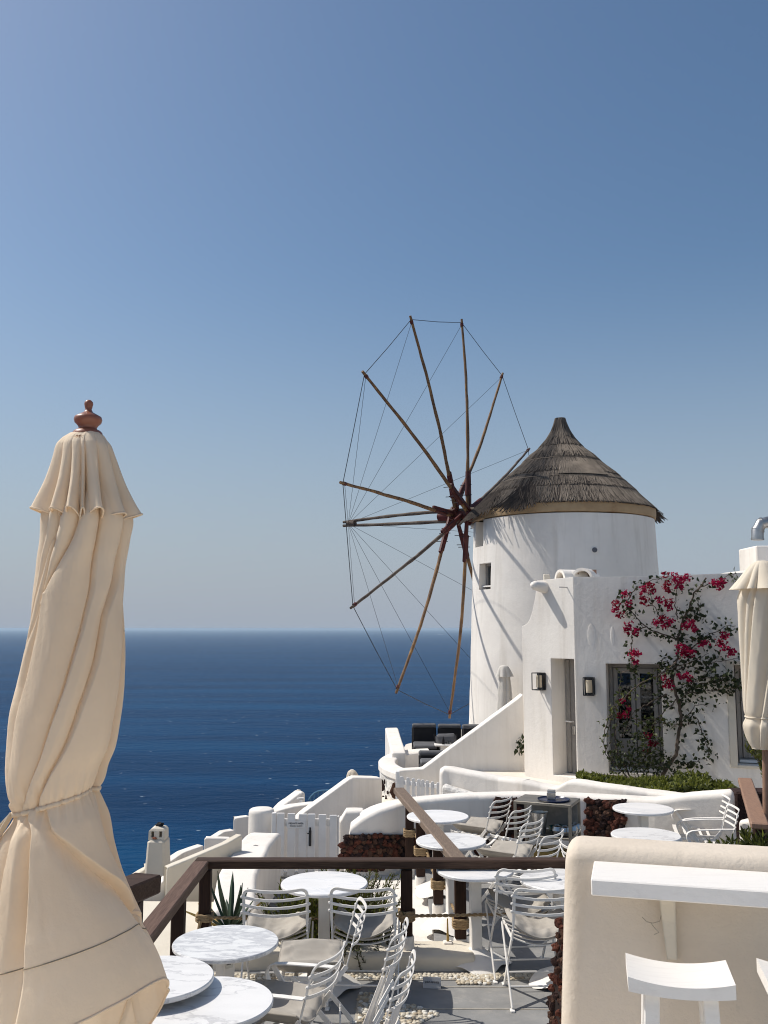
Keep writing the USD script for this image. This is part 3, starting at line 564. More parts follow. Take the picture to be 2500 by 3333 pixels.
# lava stone panels set in the terrace wall: every stone its own part
DX = PchipInterpolator([a[0] for a in TWP], [a[2] for a in TWP])
def stones(parent, rows, spacing, Df, mats_, seed, squash=1.0, backing='mortar_dark', out=.0):
    """rows: (py, left px, right px); stones on a jittered grid over that patch"""
    r = np.random.default_rng(seed); ys = [a[0] for a in rows]
    lf = lambda y: np.interp(y, ys, [a[1] for a in rows]); rt = lambda y: np.interp(y, ys, [a[2] for a in rows])
    gy = np.linspace(ys[0], ys[-1], 10); v = np.array([[at(x, y, Df(x) - .02 - out) for x in np.linspace(lf(y) + 2, rt(y) - 2, 14)] for y in gy])
    m = grid(v); b = m.copy(); 
    obj('stone_bed', m, backing, parent)
    k = 0; y = ys[0] + spacing * .45; n = 0
    while y < ys[-1]:
        x = lf(y) + spacing * (.2 + .5 * (k % 2))
        while x < rt(y) + spacing * .15:
            px, py = x + r.normal() * spacing * .13, y + r.normal() * spacing * .13
            D = Df(min(max(px, ys[0] * 0 + lf(y)), rt(y))); R = spacing * D / FPX * (.42 + .30 * r.random())
            c = at(px, py, D - .018 - out - .01 * r.random())
            obj('stone', rock(c, (R, R * .55, R * (.75 + .3 * r.random())), seed * 1000 + n), mats_[int(r.random() * len(mats_))], parent); n += 1
            x += spacing * (.85 + .3 * r.random())
        y += spacing * .82; k += 1
LAVA = ['lava_red', 'lava_brown', 'lava_dark', 'lava_brown', 'lava_red']
stones(tw, [(2716, 1122, 1462), (2750, 1112, 1462), (2792, 1104, 1462), (2838, 1128, 1185)], 18, DX, LAVA, 1)
stones(tw, [(2598, 1622, 1738), (2640, 1604, 1730), (2700, 1568, 1712), (2795, 1545, 1705)], 20, DX, LAVA, 2)
stones(tw, [(2603, 1906, 2034), (2660, 1906, 2036), (2735, 1902, 2038)], 20, DX, ['lava_dark', 'lava_red', 'lava_brown'], 3)

# far-left stair parapets, pillar and buttress
wall('stair_parapet', 'cream-faced stair parapet behind the corner of the brown railing', [(540, 2829, 10.45), (546, 2824, 10.45), (600, 2802, 10.6), (740, 2744, 11.0), (790, 2716, 11.2)], -1.6, .10, 'plaster_cream', r=.015, seed=5, smooth=False, amp=.004)
wall('stair_parapet', 'low white parapet at the near foot of the left stairs, stepping up once', [(421, 2938, 10.40), (470, 2903, 10.42), (476, 2908, 10.43), (484, 2906, 10.44), (545, 2858, 10.55)], -1.6, .14, r=.015, smooth=False, amp=.004, seed=6)
wall('stair_parapet', 'long white outer stair parapet running up from the cream chimney', [(470, 2862, 12.2), (495, 2845, 12.25), (560, 2801, 12.5), (605, 2773, 12.7), (640, 2760, 12.9), (664, 2752, 13.0)], -2.2, .14, r=.015, amp=.004, seed=7)
wall('stair_parapet', 'flat-topped white parapet block below the round gate pillar', [(664, 2730, 12.4), (672, 2728, 12.4), (752, 2730, 12.5)], -1.8, .14, r=.015, smooth=False, amp=.004, seed=8)
wall('stair_parapet', 'sloping white parapet piece above the flat-topped block', [(698, 2727, 13.3), (730, 2708, 13.4), (764, 2702, 13.5)], -1.8, .14, r=.015, smooth=False, amp=.004, seed=9)
wall('stair_parapet', 'topmost short white parapet, just left of the round gate pillar', [(760, 2667, 13.9), (766, 2664, 13.9), (812, 2657, 14.0)], -2.2, .14, r=.015, smooth=False, amp=.004, seed=10)
p_ = at(846, 2640, 12.75); R_p = 41 / FPX * 12.9
pil = thing('gate_pillar', 'round white gate pillar left of the picket gate', 'pillar', (p_[0], p_[1] + R_p, -1.2))
obj('pillar_body', wob(lathe([(R_p * 1.05, -1.2), (R_p, -.3), (R_p * .99, p_[2] - .05), (R_p * .93, p_[2] - .015), (R_p * .8, p_[2]), (.001, p_[2] + .01)], 40, (p_[0], p_[1] + R_p, 0)), .012, 2), 'plaster', pil, smooth=40)
bt = wall('buttress_wall', 'thick rounded white buttress sloping down from the gate pillar', [(814, 2706, 12.3), (790, 2722, 11.9), (762, 2756, 11.4), (735, 2800, 10.8), (712, 2840, 10.3), (700, 2890, 9.8), (690, 2960, 9.3)], -1.4, .42, r=.055, seed=11, amp=.022)
lp_ = at(834, 2778, 11.5)
bl = thing('bulkhead_lamp', 'small round caged lamp on the shaded side of the buttress', 'wall lamp', (lp_[0], lp_[1], lp_[2]))
m_ = lathe([(.001, .0), (.06, .0), (.075, .03), (.07, .06)], 16); m_.apply_transform(trimesh.transformations.rotation_matrix(math.pi / 2, [1, 0, 0])); m_.apply_translation(lp_); obj('lamp_glass', m_, 'grout', bl, smooth=True)
tq = np.linspace(0, 2 * math.pi, 20); obj('lamp_cage', [tube(np.stack([lp_[0] + .085 * np.cos(tq), 0 * tq + lp_[1] - .05, lp_[2] + .10 * np.sin(tq)], 1), .012, 6, False), tube([lp_ + (0, -.07, -.1), lp_ + (0, -.085, 0), lp_ + (0, -.07, .1)], .01, 5)], 'sign_grey', bl, smooth=40)
wall('gate_side_wall', 'short white wall end right of the picket gate', [(1102, 2665, 12.9), (1108, 2653, 12.9), (1125, 2641, 12.9), (1150, 2640, 12.9), (1185, 2640, 12.9)], -1.4, .3, r=.05, smooth=True, seed=12)
# picket gate
gp = at(995, 2850, 12.7); gate = thing('picket_gate', 'white two-leaf picket gate with a grey lettered notice and black lock', 'gate', (gp[0], gp[1], -.75))
GY = 12.7
def gx(px): return at(px, 2700, GY)[0]
gz = lambda py: at(995, py, GY)[2]
boards = [(901, 926, 2646), (936, 961, 2647), (972, 999, 2649), (1001, 1026, 2649), (1037, 1062, 2651), (1073, 1097, 2653)]
for a, b, y in boards:
    obj('picket', cbox((gx(b) - gx(a), .028, gz(y) - (-.70)), .005, ((gx(a) + gx(b)) / 2, GY, (gz(y) - .70) / 2)), 'white_paint', gate)
obj('gate_post', cbox((gx(899) - gx(884), .07, gz(2646) + .74), .006, ((gx(899) + gx(884)) / 2, GY + .03, (gz(2646) - .74) / 2)), 'white_paint', gate)
obj('gate_post', cbox((gx(1104) - gx(1098), .07, gz(2657) + .74), .006, ((gx(1098) + gx(1104)) / 2, GY + .03, (gz(2657) - .74) / 2)), 'white_paint', gate)
for a, b in ((901, 999.5), (1000.5, 1097)):
    for y0_, y1_ in ((2666, 2690), (2838, 2858)):
        obj('cross_rail', cbox((gx(b) - gx(a), .025, gz(y0_) - gz(y1_)), .004, ((gx(a) + gx(b)) / 2, GY + .03, (gz(y0_) + gz(y1_)) / 2)), 'white_paint', gate)
sgn = obj('notice', cbox((gx(993) - gx(934), .006, gz(2671) - gz(2695)), .002, ((gx(993) + gx(934)) / 2, GY - .018, (gz(2671) + gz(2695)) / 2)), 'white_paint', gate)
def lettering(txt, width, x, y, z, parent, m='ink', bold=True, rx=math.pi / 2, rot=0.0, depth=.002, name='lettering'):
    t = meshkit.text_mesh(txt, 1.0, .002, bold); w = np.ptp(t.bounds[:, 0]); s = width / w; t.apply_scale((s, s, 1)); t.apply_translation(-t.bounds.mean(0)); 
    if rot: t.apply_transform(rotz(rot))
    t.apply_transform(trimesh.transformations.rotation_matrix(rx, [1, 0, 0])); t.apply_translation((x, y, z)); obj(name, t, m, parent); return t
lettering('PRIVATE AREA', gx(988) - gx(940), gx(964), GY - .023, gz(2679), sgn); lettering('RESIDENT GUESTS', gx(984) - gx(944), gx(964), GY - .023, gz(2687.5), sgn)
obj('lock_plate', [cbox((.032, .02, .2), .005, (gx(1010), GY - .024, gz(2727))), cbox((.022, .02, .05), .004, (gx(1010), GY - .024, gz(2698))), tube([(gx(1010), GY - .03, gz(2711)), (gx(1002), GY - .06, gz(2710))], .007, 6)], 'black_metal', gate)
# sloping wall and bits behind the gate
wall('sloping_wall', 'big white wall with a diagonal top behind the picket gate', [(960, 2668, 16.8), (1000, 2636, 16.85), (1140, 2534, 17.0), (1150, 2530, 17.0), (1245, 2533, 17.2)], -2.4, .30, r=.035, smooth=False, seed=13)
wall('low_parapet', 'low white parapet left of the big sloping wall', [(896, 2641, 18.0), (960, 2624, 18.2), (1015, 2617, 18.4), (1030, 2617, 18.4)], -2.6, .3, r=.035, smooth=False, seed=14)
wall('pointed_parapet', 'white parapet rising to a blunt tip against the sea', [(905, 2634, 19.0), (940, 2608, 19.1), (978, 2580, 19.2), (985, 2577, 19.2), (996, 2578, 19.25)], -2.6, .35, r=.05, smooth=False, seed=15)
q_ = at(978, 2612, 18.9); single('garden_chair_back', [bar(q_ + (0, 0, -.3), q_ + (.02, 0, .06), .05, .05), bar(q_ + (-.07, 0, .07), q_ + (.07, 0, .09), .05, .03), bar(q_ + (-.04, 0, -.3), q_ + (-.01, 0, .05), .03, .03)], 'white_paint', 'small white T-shaped post in front of the pointed parapet', 'post')
hr = thing('blue_handrail', 'faint blue curved metal handrail against the sea', 'handrail', tuple(at(1040, 2600, 19.6)))
arcp = [at(x, y, 19.6) for x, y in ((1005, 2603), (1012, 2592), (1022, 2582), (1036, 2575), (1052, 2573), (1072, 2572))]
obj('rail_tube', tube(arcp, .018, 6), 'bin_blue', hr, smooth=40)
for p in arcp[1:]: obj('baluster', tube([p, p - (0, 0, .5)], .010, 5), 'bin_blue', hr)
# cream chimney
cz = at(505, 2830, 12.0); ch = thing('chimney', 'tapered cream chimney with a small pierced cap, standing before the sea', 'chimney', (cz[0], cz[1], -1.5))
def P12(x, y): return at(x, y, 12.0)
b0, b1, t0, t1 = P12(465, 2850), P12(546, 2850), P12(478, 2735), P12(536, 2735)
def frustum(x0, x1, z0_, X0, X1, z1_, y, d0, d1, c=.03):
    pts = []
    for (a, b, z, d) in ((x0, x1, z0_, d0), (X0, X1, z1_ - c, d1), (X0 + c, X1 - c, z1_, d1 - 2 * c)):
        for xx in (a, b):
            for yy in (-d / 2, d / 2):
                pts += [(xx + (c if xx == a else -c), y + yy, z), (xx, y + yy * .8, z)]
    return trimesh.convex.convex_hull(np.array(pts))
obj('stack', frustum(b0[0] - .03, b1[0] + .03, -1.5, t0[0], t1[0], t0[2], 12.15, .42, .30), 'plaster_cream', ch)
capm = m3.Manifold.hull_points(np.array([(sx * (x - .045 * c), sy * (.11 - .04 * c), z) for sx in (-1, 1) for sy in (-1, 1) for x, z, c in ((.105, -.08, 0), (.10, .03, 0), (.088, .055, .3), (.06, .075, 1))]))
for dx in (-.05, .05): capm = capm - m3.Manifold.cube((.035, .5, .07), True).translate((dx, 0, -.01))
capm = capm - m3.Manifold.cylinder(.3, .04, .04, 12).translate((0, 0, -.1))
ct = trimesh.Trimesh(np.array(capm.to_mesh().vert_properties[:, :3]), np.array(capm.to_mesh().tri_verts)); c_ = P12(507, 2718); ct.apply_translation((c_[0], 12.15, t0[2] + .072)); obj('pierced_cap', ct, 'plaster_cream', ch)
obj('chimney_pot', rock((c_[0] + .01, 12.15, t0[2] + .16), (.05, .05, .03), 5), 'sofa_black', ch); obj('clay_chip', rock((c_[0] - .02, 12.03, t0[2] + .02), (.03, .02, .015), 6), 'terracotta', ch)
wall('roof_edge', 'low cream roof edge at the foot of the chimney', [(400, 2866, 12.3), (465, 2832, 12.3), (470, 2828, 12.3), (548, 2820, 12.4), (560, 2818, 12.4)], -2.0, .3, 'plaster_cream', r=.03, smooth=False, seed=16)

# sofa terrace below the windmill
struct('sofa_deck', prism([at(1300, 2450, 17.2)[:2], at(1560, 2450, 17.2)[:2], at(1560, 2400, 22.4)[:2], at(1300, 2400, 22.4)[:2]], -1.3, -.40), 'plaster')
rc = at(1424, 2470, 18.75); RO = 1.16; RS_ = 1.75; zt = -.06
rgp = thing('round_parapet', 'round white parapet with a rough stone base around the sunken sofa nook', 'parapet', (rc[0], rc[1], -1.5))
n_ = 72; a_ = np.linspace(math.radians(95), math.radians(420), n_)
pro = [(RO - .02, -1.5), (RO - .015, zt - .16), (RO + .015, zt - .13), (RO + .01, zt - .03), (RO - .03, zt), (RO - .30, zt), (RO - .33, zt - .03), (RO - .33, -.9)]
rv_ = np.stack([np.stack([rc[0] + r * np.cos(a_), rc[1] + r * RS_ * np.sin(a_), np.full(n_, z)], -1) for r, z in pro[1:]], 0)
obj('coping', wob(grid(rv_), .01, 2), 'plaster', rgp, smooth=40)
sb_ = np.stack([np.stack([rc[0] + (RO - .02) * np.cos(a_), rc[1] + (RO - .02) * RS_ * np.sin(a_), np.full(n_, z)], -1) for z in np.linspace(-1.5, zt - .14, 24)], 0)
obj('stone_base', wob(grid(sb_, flip=True), .035, 5), 'plaster_rough', rgp, smooth=40)
r_ = np.random.default_rng(3)
for px_, py_, w_, h_ in ((1247, 2562, .022, .07), (1243, 2545, .016, .05), (1252, 2545, .012, .05), (1284, 2572, .045, .15), (1246, 2603, .03, .09), (1262, 2580, .014, .03), (1270, 2578, .012, .03), (1256, 2602, .012, .07)):
    th_ = None; d = ray(px_, py_); k2 = RS_ ** 2; a = d[0] ** 2 + d[1] ** 2 / k2; b = 2 * (-rc[0] * d[0] - rc[1] * d[1] / k2); c = rc[0] ** 2 + rc[1] ** 2 / k2 - (RO + .0) ** 2; dd = b * b - 4 * a * c
    if dd < 0: continue
    p = CAM + d * ((-b - math.sqrt(dd)) / (2 * a)); obj('bare_stone', rock(p, (w_ * 1.5, .03, h_), px_), 'lava_dark' if h_ < .14 else 'lava_brown', rgp, smooth=True)
obj('nook_floor', prism(np.stack([rc[0] + (RO - .34) * np.cos(np.linspace(0, 2 * math.pi, 40)[:-1]), rc[1] + (RO - .34) * RS_ * np.sin(np.linspace(0, 2 * math.pi, 40)[:-1])], 1), -1.0, -.62), 'plaster', rgp)
wall('end_parapet', 'short white parapet running back to the dark sofas at the terrace edge', [(1322, 2450, 19.3), (1319, 2443, 19.4), (1297, 2372, 22.0), (1294, 2368, 22.1)], -1.6, .30, r=.03, smooth=False, seed=17)
def sofa(name, label, px0, px1, pyt, Y, depth=.75, face=-1, back_mat='sofa_black'):
    a, b = at(px0, pyt, Y), at(px1, pyt, Y); w = b[0] - a[0]; zt_ = a[2]; cx = (a[0] + b[0]) / 2
    t = thing(name, label, 'sofa', (cx, Y, -.40), 0, 'dark lounge sofas on the terrace below the windmill')
    obj('backrest', cbox((w - .02, .16, zt_ + .40 - .06), .04, (cx, Y, (zt_ - .06 - .40) / 2 + .0)), 'sofa_black', t)
    obj('back_cushion', wob(cbox((w - .03, .18, .09), .045, (cx, Y, zt_ - .045)).subdivide().subdivide(), .01, 5), 'cushion_dark', t, smooth=60)
    obj('seat', cbox((w - .02, depth, .30), .03, (cx, Y - depth / 2 - .09, -.25)), 'sofa_black', t)
    obj('seat_cushion', cbox((w - .06, depth - .04, .10), .04, (cx, Y - depth / 2 - .10, -.05)), 'cushion_dark', t, smooth=60); return t
sofa('sofa', 'leftmost dark sofa section beside the end parapet', 1339, 1421, 2355, 21.6)
sofa('sofa', 'middle dark sofa section under the lowest sail tip', 1423, 1503, 2357, 21.6)
sofa('sofa', 'dark sofa section with a puffy grey cushion near the stair wall', 1502, 1570, 2358, 21.2)
sofa('sofa', 'dark sofa back inside the round parapet nook', 1361, 1450, 2443, 18.9, .5)
lc = at(1452, 2388, 20.9); ot = thing('lounge_chair', 'grey cushioned lounge chair in front of the dark sofas', 'chair', (lc[0], lc[1], -.4))
obj('chair_cushion', wob(cbox((.46, .20, .24), .07, lc + (0, 0, -.12)).subdivide().subdivide(), .012, 6), 'cushion_dark', ot, smooth=60)
obj('chair_frame', [bar(lc + (-.26, .02, -.02), lc + (-.16, -.02, -.42), .03, .04), bar(lc + (.24, .02, -.02), lc + (.24, -.02, -.42), .03, .04), cbox((.5, .4, .05), .01, lc + (0, .1, -.36))], 'sofa_black', ot)
tt_ = at(1455, 2424, 20.75); lt_ = thing('low_table', 'low white table with drinks before the grey lounge chair', 'table', (tt_[0], tt_[1], -.4)); obj('tabletop', cbox((.55, .35, .03), .008, tt_), 'white_paint', lt_); obj('table_base', cbox((.3, .2, tt_[2] + .38), .008, (tt_[0], tt_[1], (tt_[2] - .42) / 2)), 'white_paint', lt_)
bo = at(1443, 2421, 20.7); single('bottle', lathe([(.001, 0), (.03, 0), (.032, .08), (.026, .10), (.012, .13), (.012, .165), (.001, .165)], 14, (bo[0], bo[1], tt_[2] + .017)), 'sofa_black', 'small dark bottle on the low white table', 'bottle', smooth=40)
for k, x in enumerate((1457, 1464)):
    bo = at(x, 2421, 20.7); single('drinking_glass', lathe([(.001, 0), (.025, 0), (.03, .07), (.027, .07), (.022, .006), (.001, .006)], 14, (bo[0], bo[1], tt_[2] + .017)), 'glass_dark', ('drinking glass just right of the dark bottle on the low table', 'drinking glass farthest right on the low white table')[k], 'glass', smooth=40)
# picket fence right of the round parapet
fp = at(1365, 2600, 14.7); pf_ = thing('picket_fence', 'short white picket fence with rounded tops between round parapet and planter wall', 'fence', (fp[0], fp[1], -.6))
for x, y, w in ((1308, 2526, 15), (1328, 2529, 11), (1346, 2532, 11), (1363, 2535, 12), (1376, 2537, 12), (1391, 2540, 11), (1408, 2543, 11), (1426, 2546, 11)):
    D = 14.7 - (x - 1308) * .004; p = at(x, y, D); hw = w / 2 / FPX * D
    o = [(-hw, 0), (hw, 0), (hw, 1)]; h = p[2] + .6
    poly = [(-hw, 0), (hw, 0), (hw, h - hw)] + [(hw * math.cos(g), h - hw + hw * math.sin(g)) for g in np.linspace(.3, math.pi - .3, 6)] + [(-hw, h - hw)]
    m = trimesh.creation.extrude_polygon(Polygon(poly), .03, engine='earcut'); m.apply_transform(trimesh.transformations.rotation_matrix(math.pi / 2, [1, 0, 0])); m.apply_translation((p[0], D, -.6)); m.fix_normals(); obj('picket', m, 'white_paint', pf_)
for y in (2545, 2590):
    a, b = at(1300, y, 14.75), at(1432, y + 16, 14.2); obj('cross_rail', bar(a, b, .03, .06), 'white_paint', pf_)
obj('end_post', cbox((.07, .07, 1.2), .01, at(1295, 2510, 14.75) - (0, 0, .6)), 'white_paint', pf_)
# right side: planter, rail and shrub bed behind the seating
wall('right_planter_wall', 'white planter wall behind the right closed parasol pole', [(2428, 2580, 11.6), (2470, 2572, 11.5), (2560, 2576, 11.3)], -.3, .35, r=.05, seed=18)
dk = at(2412, 2640, 10.6); single('dark_planter_box', cbox((.5, .3, .75), .02, (dk[0] + .18, 10.7, .37)), 'lava_dark', 'dark stone planter box beside the end of the terrace wall', 'planter')
wall('shrub_kerb', 'low white kerb under the right green shrub', [(2400, 2668, 9.6), (2440, 2670, 9.5), (2560, 2680, 9.3)], -.1, .25, r=.04, seed=19)
# ------------------------------------------------------------------ bar wall, counter, stools (foreground right)
ZW = 1.75
pa, pb = onz(1838, 2751, ZW), onz(2580, 2796, ZW); pk = onz(1901, 2711, ZW)
db = (pb - pa)[:2] / np.linalg.norm((pb - pa)[:2]); nb = np.array([-db[1], db[0]]); TH = float((pk - pa)[:2] @ nb)
bw = thing('bar_wall', 'cream plastered bar wall with rounded top edge in the right foreground', 'wall', (pa[0], pa[1], .85))
m = wall_path([pa, pa * .5 + pb * .5, pb], .6, TH, .05, False, .05, .004, True, 31)
v = np.array(m.vertices); v[:, 0] -= np.clip(ZW - v[:, 2], 0, 2) * .05 * np.exp(-np.clip(((v[:, :2] - pa[:2]) @ db), 0, 9) * 6); m.vertices = v
obj('wall_body', m, 'plaster_bar', bw, smooth=50)
c0, c1 = onz(1923, 2862, 1.70), onz(2580, 2907, 1.70); cb = onz(1958, 2797, 1.70); dc = (c1 - c0)[:2] / np.linalg.norm((c1 - c0)[:2]); nc = np.array([-dc[1], dc[0]]); cd = float((cb - c0)[:2] @ nc) + .03
cl = np.linalg.norm((c1 - c0)[:2]); mm = np.eye(4); mm[:2, 0] = dc; mm[:2, 1] = nc; mm[:3, 3] = (*(c0[:2] + dc * cl / 2 + nc * cd / 2), 1.70 - .027)
obj('counter', cbox((cl, cd, .054), .004, rot=mm), 'white_wood', bw)
bq = [onz(2188, 2960, 1.64), None]; s_ = float((bq[0] - c0)[:2] @ dc); bo_ = c0[:2] + dc * s_
prof_b = [(cd - .005, .0), (cd - .005, -.26), (cd - .035, -.26), (cd - .04, -.13), (cd - .065, -.065), (cd - .115, 0)]
br = trimesh.creation.extrude_polygon(Polygon(prof_b), .048, engine='earcut'); X = np.eye(4); X[:2, 0] = nc; X[:3, 1] = (0, 0, 1); X[:3, 2] = (*(-dc), 0); X[:3, 3] = (*(bo_ + dc * .02 - nc * .055), 1.645); br.apply_transform(X); bv_ = np.array(br.vertices); cx_ = bv_[:, :2].mean(0); sc_ = np.interp(bv_[:, 2], [1.385, 1.645], [.75, 1.25]); bv_[:, :2] = cx_ + dc * (((bv_[:, :2] - cx_) @ dc) * sc_ - .012 * (sc_ - 1) * 2)[:, None] + nc * ((bv_[:, :2] - cx_) @ nc)[:, None]; br.vertices = bv_; br.fix_normals(); obj('bracket', br, 'plaster_cream', bw)
kt = at(2128, 3000, 3.53); 
obj('cracked_patch', [tube([at(x, y, 3.52 - (x - 1838) * .00024) for x, y in ps], .0016, 5) for ps in ([(2090, 2985), (2105, 3000), (2125, 3005), (2148, 2998), (2152, 2980)], [(2120, 3006), (2132, 3022), (2145, 3035), (2130, 3042)])], 'grout', bw, smooth=40)
# lava stone footing seen past the wall's left end
lf_ = thing('stone_footing', 'rough red lava stone footing at the left end of the bar wall', 'stone wall', (*onz(1815, 3333, .85)[:2], .0))
stones(lf_, [(2990, 1822, 1850), (3050, 1812, 1850), (3150, 1802, 1850), (3250, 1793, 1850), (3345, 1783, 1850)], 26, lambda x: 3.95 - (x - 1780) * .002, LAVA, 9)
# stools
def stool(name, label, px0, px1, off=0):
    z = 1.50; a, b = onz(px0, 3101 + off, z), onz(px1, 3125 + off, z); f = onz(px0 - 5, 3178 + off, z); u = (b - a)[:2]; w = np.linalg.norm(u); u /= w; n = np.array([u[1], -u[0]]); dp = float((f - a)[:2] @ n); c = a[:2] + u * w / 2 + n * dp / 2
    t = thing(name, label, 'stool', (c[0], c[1], .85), math.atan2(u[1], u[0]), 'white wooden bar stools')
    xs = np.linspace(-w / 2, w / 2, 25); top = -.020 * (1 - (2 * xs / w) ** 2); poly = [(x, y) for x, y in zip(xs, top)] + [(x, y) for x, y in zip(xs[::-1], (top * .6 - .042)[::-1])]
    m = trimesh.creation.extrude_polygon(Polygon(poly), dp, engine='earcut'); m.apply_transform(trimesh.transformations.rotation_matrix(math.pi / 2, [1, 0, 0])); m.apply_translation((0, dp / 2, z - .85)); m.fix_normals(); 
    obj('seat', m, 'white_wood', t, world=False, smooth=30)
    for sx in (-1, 1):
        for sy in (-1, 1):
            obj('leg', bar((sx * w * .27, sy * dp * .30, z - .85 - .045), (sx * w * .36, sy * dp * .42, 0), .046, .034, .004, up=(0, 1, 0)), 'white_wood', t, world=False)
        obj('rung', bar((sx * w * .33, -dp * .33, .22), (sx * w * .33, dp * .33, .22), .03, .03), 'white_wood', t, world=False)
    obj('rung', bar((-w * .3, dp * .34, .3), (w * .3, dp * .34, .3), .03, .03), 'white_wood', t, world=False); return t
stool('bar_stool', 'white wooden bar stool with curved seat, whole seat in view below the counter', 2036, 2362)
stool('bar_stool', 'white wooden bar stool cut off by the right edge of the view', 2462, 2788, 17)

# ------------------------------------------------------------------ low ledge, railings, ropes
wall('ledge', 'low white ledge carrying the front railing posts', [(690, 3107, 7.30), (1100, 3107, 7.30), (1548, 3110, 7.28)], -.1, .34, 'plaster_cream', r=.035, smooth=False, seed=21)
def post(parent, x, y, z0, z1, w=.088, sock=.13):
    p = obj('post', cbox((w, w, z1 - z0 - sock), .008, (x, y, (z0 + sock + z1) / 2)), 'post_wood', parent)
    obj('post_socket', wob(lathe([(.058, z0), (.056, z0 + sock - .01), (.050, z0 + sock), (.02, z0 + sock + .002)], 20, (x, y, 0)), .003, 8), 'plaster', p, smooth=40); return p
ZR = .775; YF = 7.44; XL = -1.41
fr = thing('front_railing', 'dark brown wooden railing across the terrace in front of the rear tables', 'railing', (0, YF, 0))
obj('handrail', bar((XL - .055, YF, ZR - .032), (1.75, YF, ZR - .032), .115, .064, .008), 'rail_wood_x', fr)
FP = [at(1324, 3000, YF)[0], 1.62]
post(fr, XL + .03, YF - .01, .08, ZR - .075); post(fr, FP[0], YF, .08, ZR - .075); 
lr = thing('side_railing', 'brown wooden side railing running toward the viewer along the left edge', 'railing', (XL, 6.5, 0))
obj('handrail', bar((XL, YF - .062, ZR - .036), (XL - .005, 5.42, ZR - .036), .118, .07, .008), 'rail_wood_y', lr)
for y in (6.62, 5.52): post(lr, XL - .0, y, .0, ZR - .073)
rr = thing('inner_railing', 'weathered brown railing receding between white paving and rear tables', 'railing', (.4, 9.2, 0))
XR = lambda y: .62 - .132 * (y - 7.55)
obj('handrail', bar((XR(7.56), 7.56, .695), (XR(10.95), 10.95, .695), .125, .07, .010), 'rail_wood_grey', rr)
IP = [7.66, 8.58, 9.50, 10.18]
for y in IP: post(rr, XR(y), y, -.08, .66, .09, .20)
obj('post_cap', cbox((.15, .13, .045), .008, (XR(7.66), 7.66, .637)), 'post_wood', rr)
fgr = thing('near_railing', 'thick brown rail end in the near left, behind the closed parasol', 'railing', (-1.1, 4.0, .85))
e0, e1 = at(482, 2873, 4.02), at(250, 2967, 3.55)
obj('handrail', bar(e0, e1, .13, .075, .008), 'rail_wood_x', fgr)
ep = e0 * .74 + e1 * .26; obj('post', cbox((.085, .085, ep[2] - .04 - .30), .008, (ep[0], ep[1], (ep[2] - .04 + .30) / 2)), 'post_wood', fgr)
ep = e0 * .06 + e1 * .94; obj('post', cbox((.085, .085, ep[2] - .04 - .85), .008, (ep[0], ep[1], (ep[2] - .04 + .85) / 2)), 'post_wood', fgr)
sr = thing('right_railing', 'weathered brown board rail behind the right shrub', 'railing', (4.2, 10.4, 0))
r0, r1 = onz(2425, 2540, .74), onz(2474, 2690, .74); obj('handrail', bar(r0, r1, .16, .06, .012), 'board_wood', sr)
for f_ in (.1, .9): q = r0 * (1 - f_) + r1 * f_; obj('post', cbox((.09, .09, .72), .008, (q[0], q[1], .35)), 'post_wood', sr)
def wraps(parent, x, y, z, n=3, w=.088):
    ms = []
    for k in range(n):
        s = w / 2 + .012; zz = z + (k - n / 2) * .018; c = [(-s, -s), (s, -s), (s, s), (-s, s), (-s, -s), (s, -s)]
        pts = []
        for i in range(5):
            a, b = np.array(c[i]), np.array(c[i + 1])
            for f_ in np.linspace(.12, .88, 5): pts.append((x + (a + (b - a) * f_)[0], y + (a + (b - a) * f_)[1], zz + .004 * math.sin(7 * f_ + k + i)))
        ms.append(tube(pts, .0102, 7))
    obj('rope_wrap', ms, 'rope', parent, smooth=50)
def twisted(p, q, r, sag, n=60):
    s = np.linspace(0, 1, n)[:, None]; base = p + s * (q - p) - np.array([0, 0, sag]) * 4 * s * (1 - s)
    L = np.linalg.norm(q - p); ph = s[:, 0] * L / .045 * math.pi; d, a, b = frame_of(q - p); out = []
    for k in range(2):
        out.append(tube(base + (np.cos(ph + k * math.pi)[:, None] * a + np.sin(ph + k * math.pi)[:, None] * b) * r * .55, r * .72, 5))
    return cat(out)
rp1 = thing('rope', 'rope strung along the front railing under the handrail', 'rope', (0, YF, .4)); zr = at(1100, 2978, YF)[2]
P0, P1, P2 = np.array([XL + .03, YF - .06, zr]), np.array([FP[0], YF - .06, zr + .01]), np.array([1.75, YF - .06, zr + .06])
obj('rope_line', [twisted(P0, P1, .011, .012, 160), twisted(P1, P2, .011, .01, 120)], 'rope', rp1, smooth=50)
wraps(rp1, XL + .03, YF - .01, zr, 3); wraps(rp1, FP[0], YF, zr + .01, 4)
obj('rope_end', tube([P0 + (-.02, -.01, -.02), P0 + (-.04, -.02, -.12), P0 + (-.06, -.02, -.30)], .013, 7), 'rope', rp1, smooth=50)
rp2 = thing('rope', 'rope sagging between the posts of the inner railing', 'rope', (.4, 9, .3))
zs = [onz(1485, 2995, 0)[2] * 0 + at(1485, 2998, 7.66)[2], at(1418, 2873, 8.58)[2], at(1361, 2766, 9.50)[2], at(1320, 2707, 10.18)[2]]
for i, y in enumerate(IP):
    wraps(rp2, XR(y), y, zs[i], 4, .09)
    if i < 3:
        p, q = np.array([XR(y), y, zs[i]]), np.array([XR(IP[i + 1]), IP[i + 1], zs[i + 1]]); obj('rope_line', twisted(p + (.06, .05, 0), q + (.06, -.05, 0), .012, .10, 70), 'rope', rp2, smooth=50)
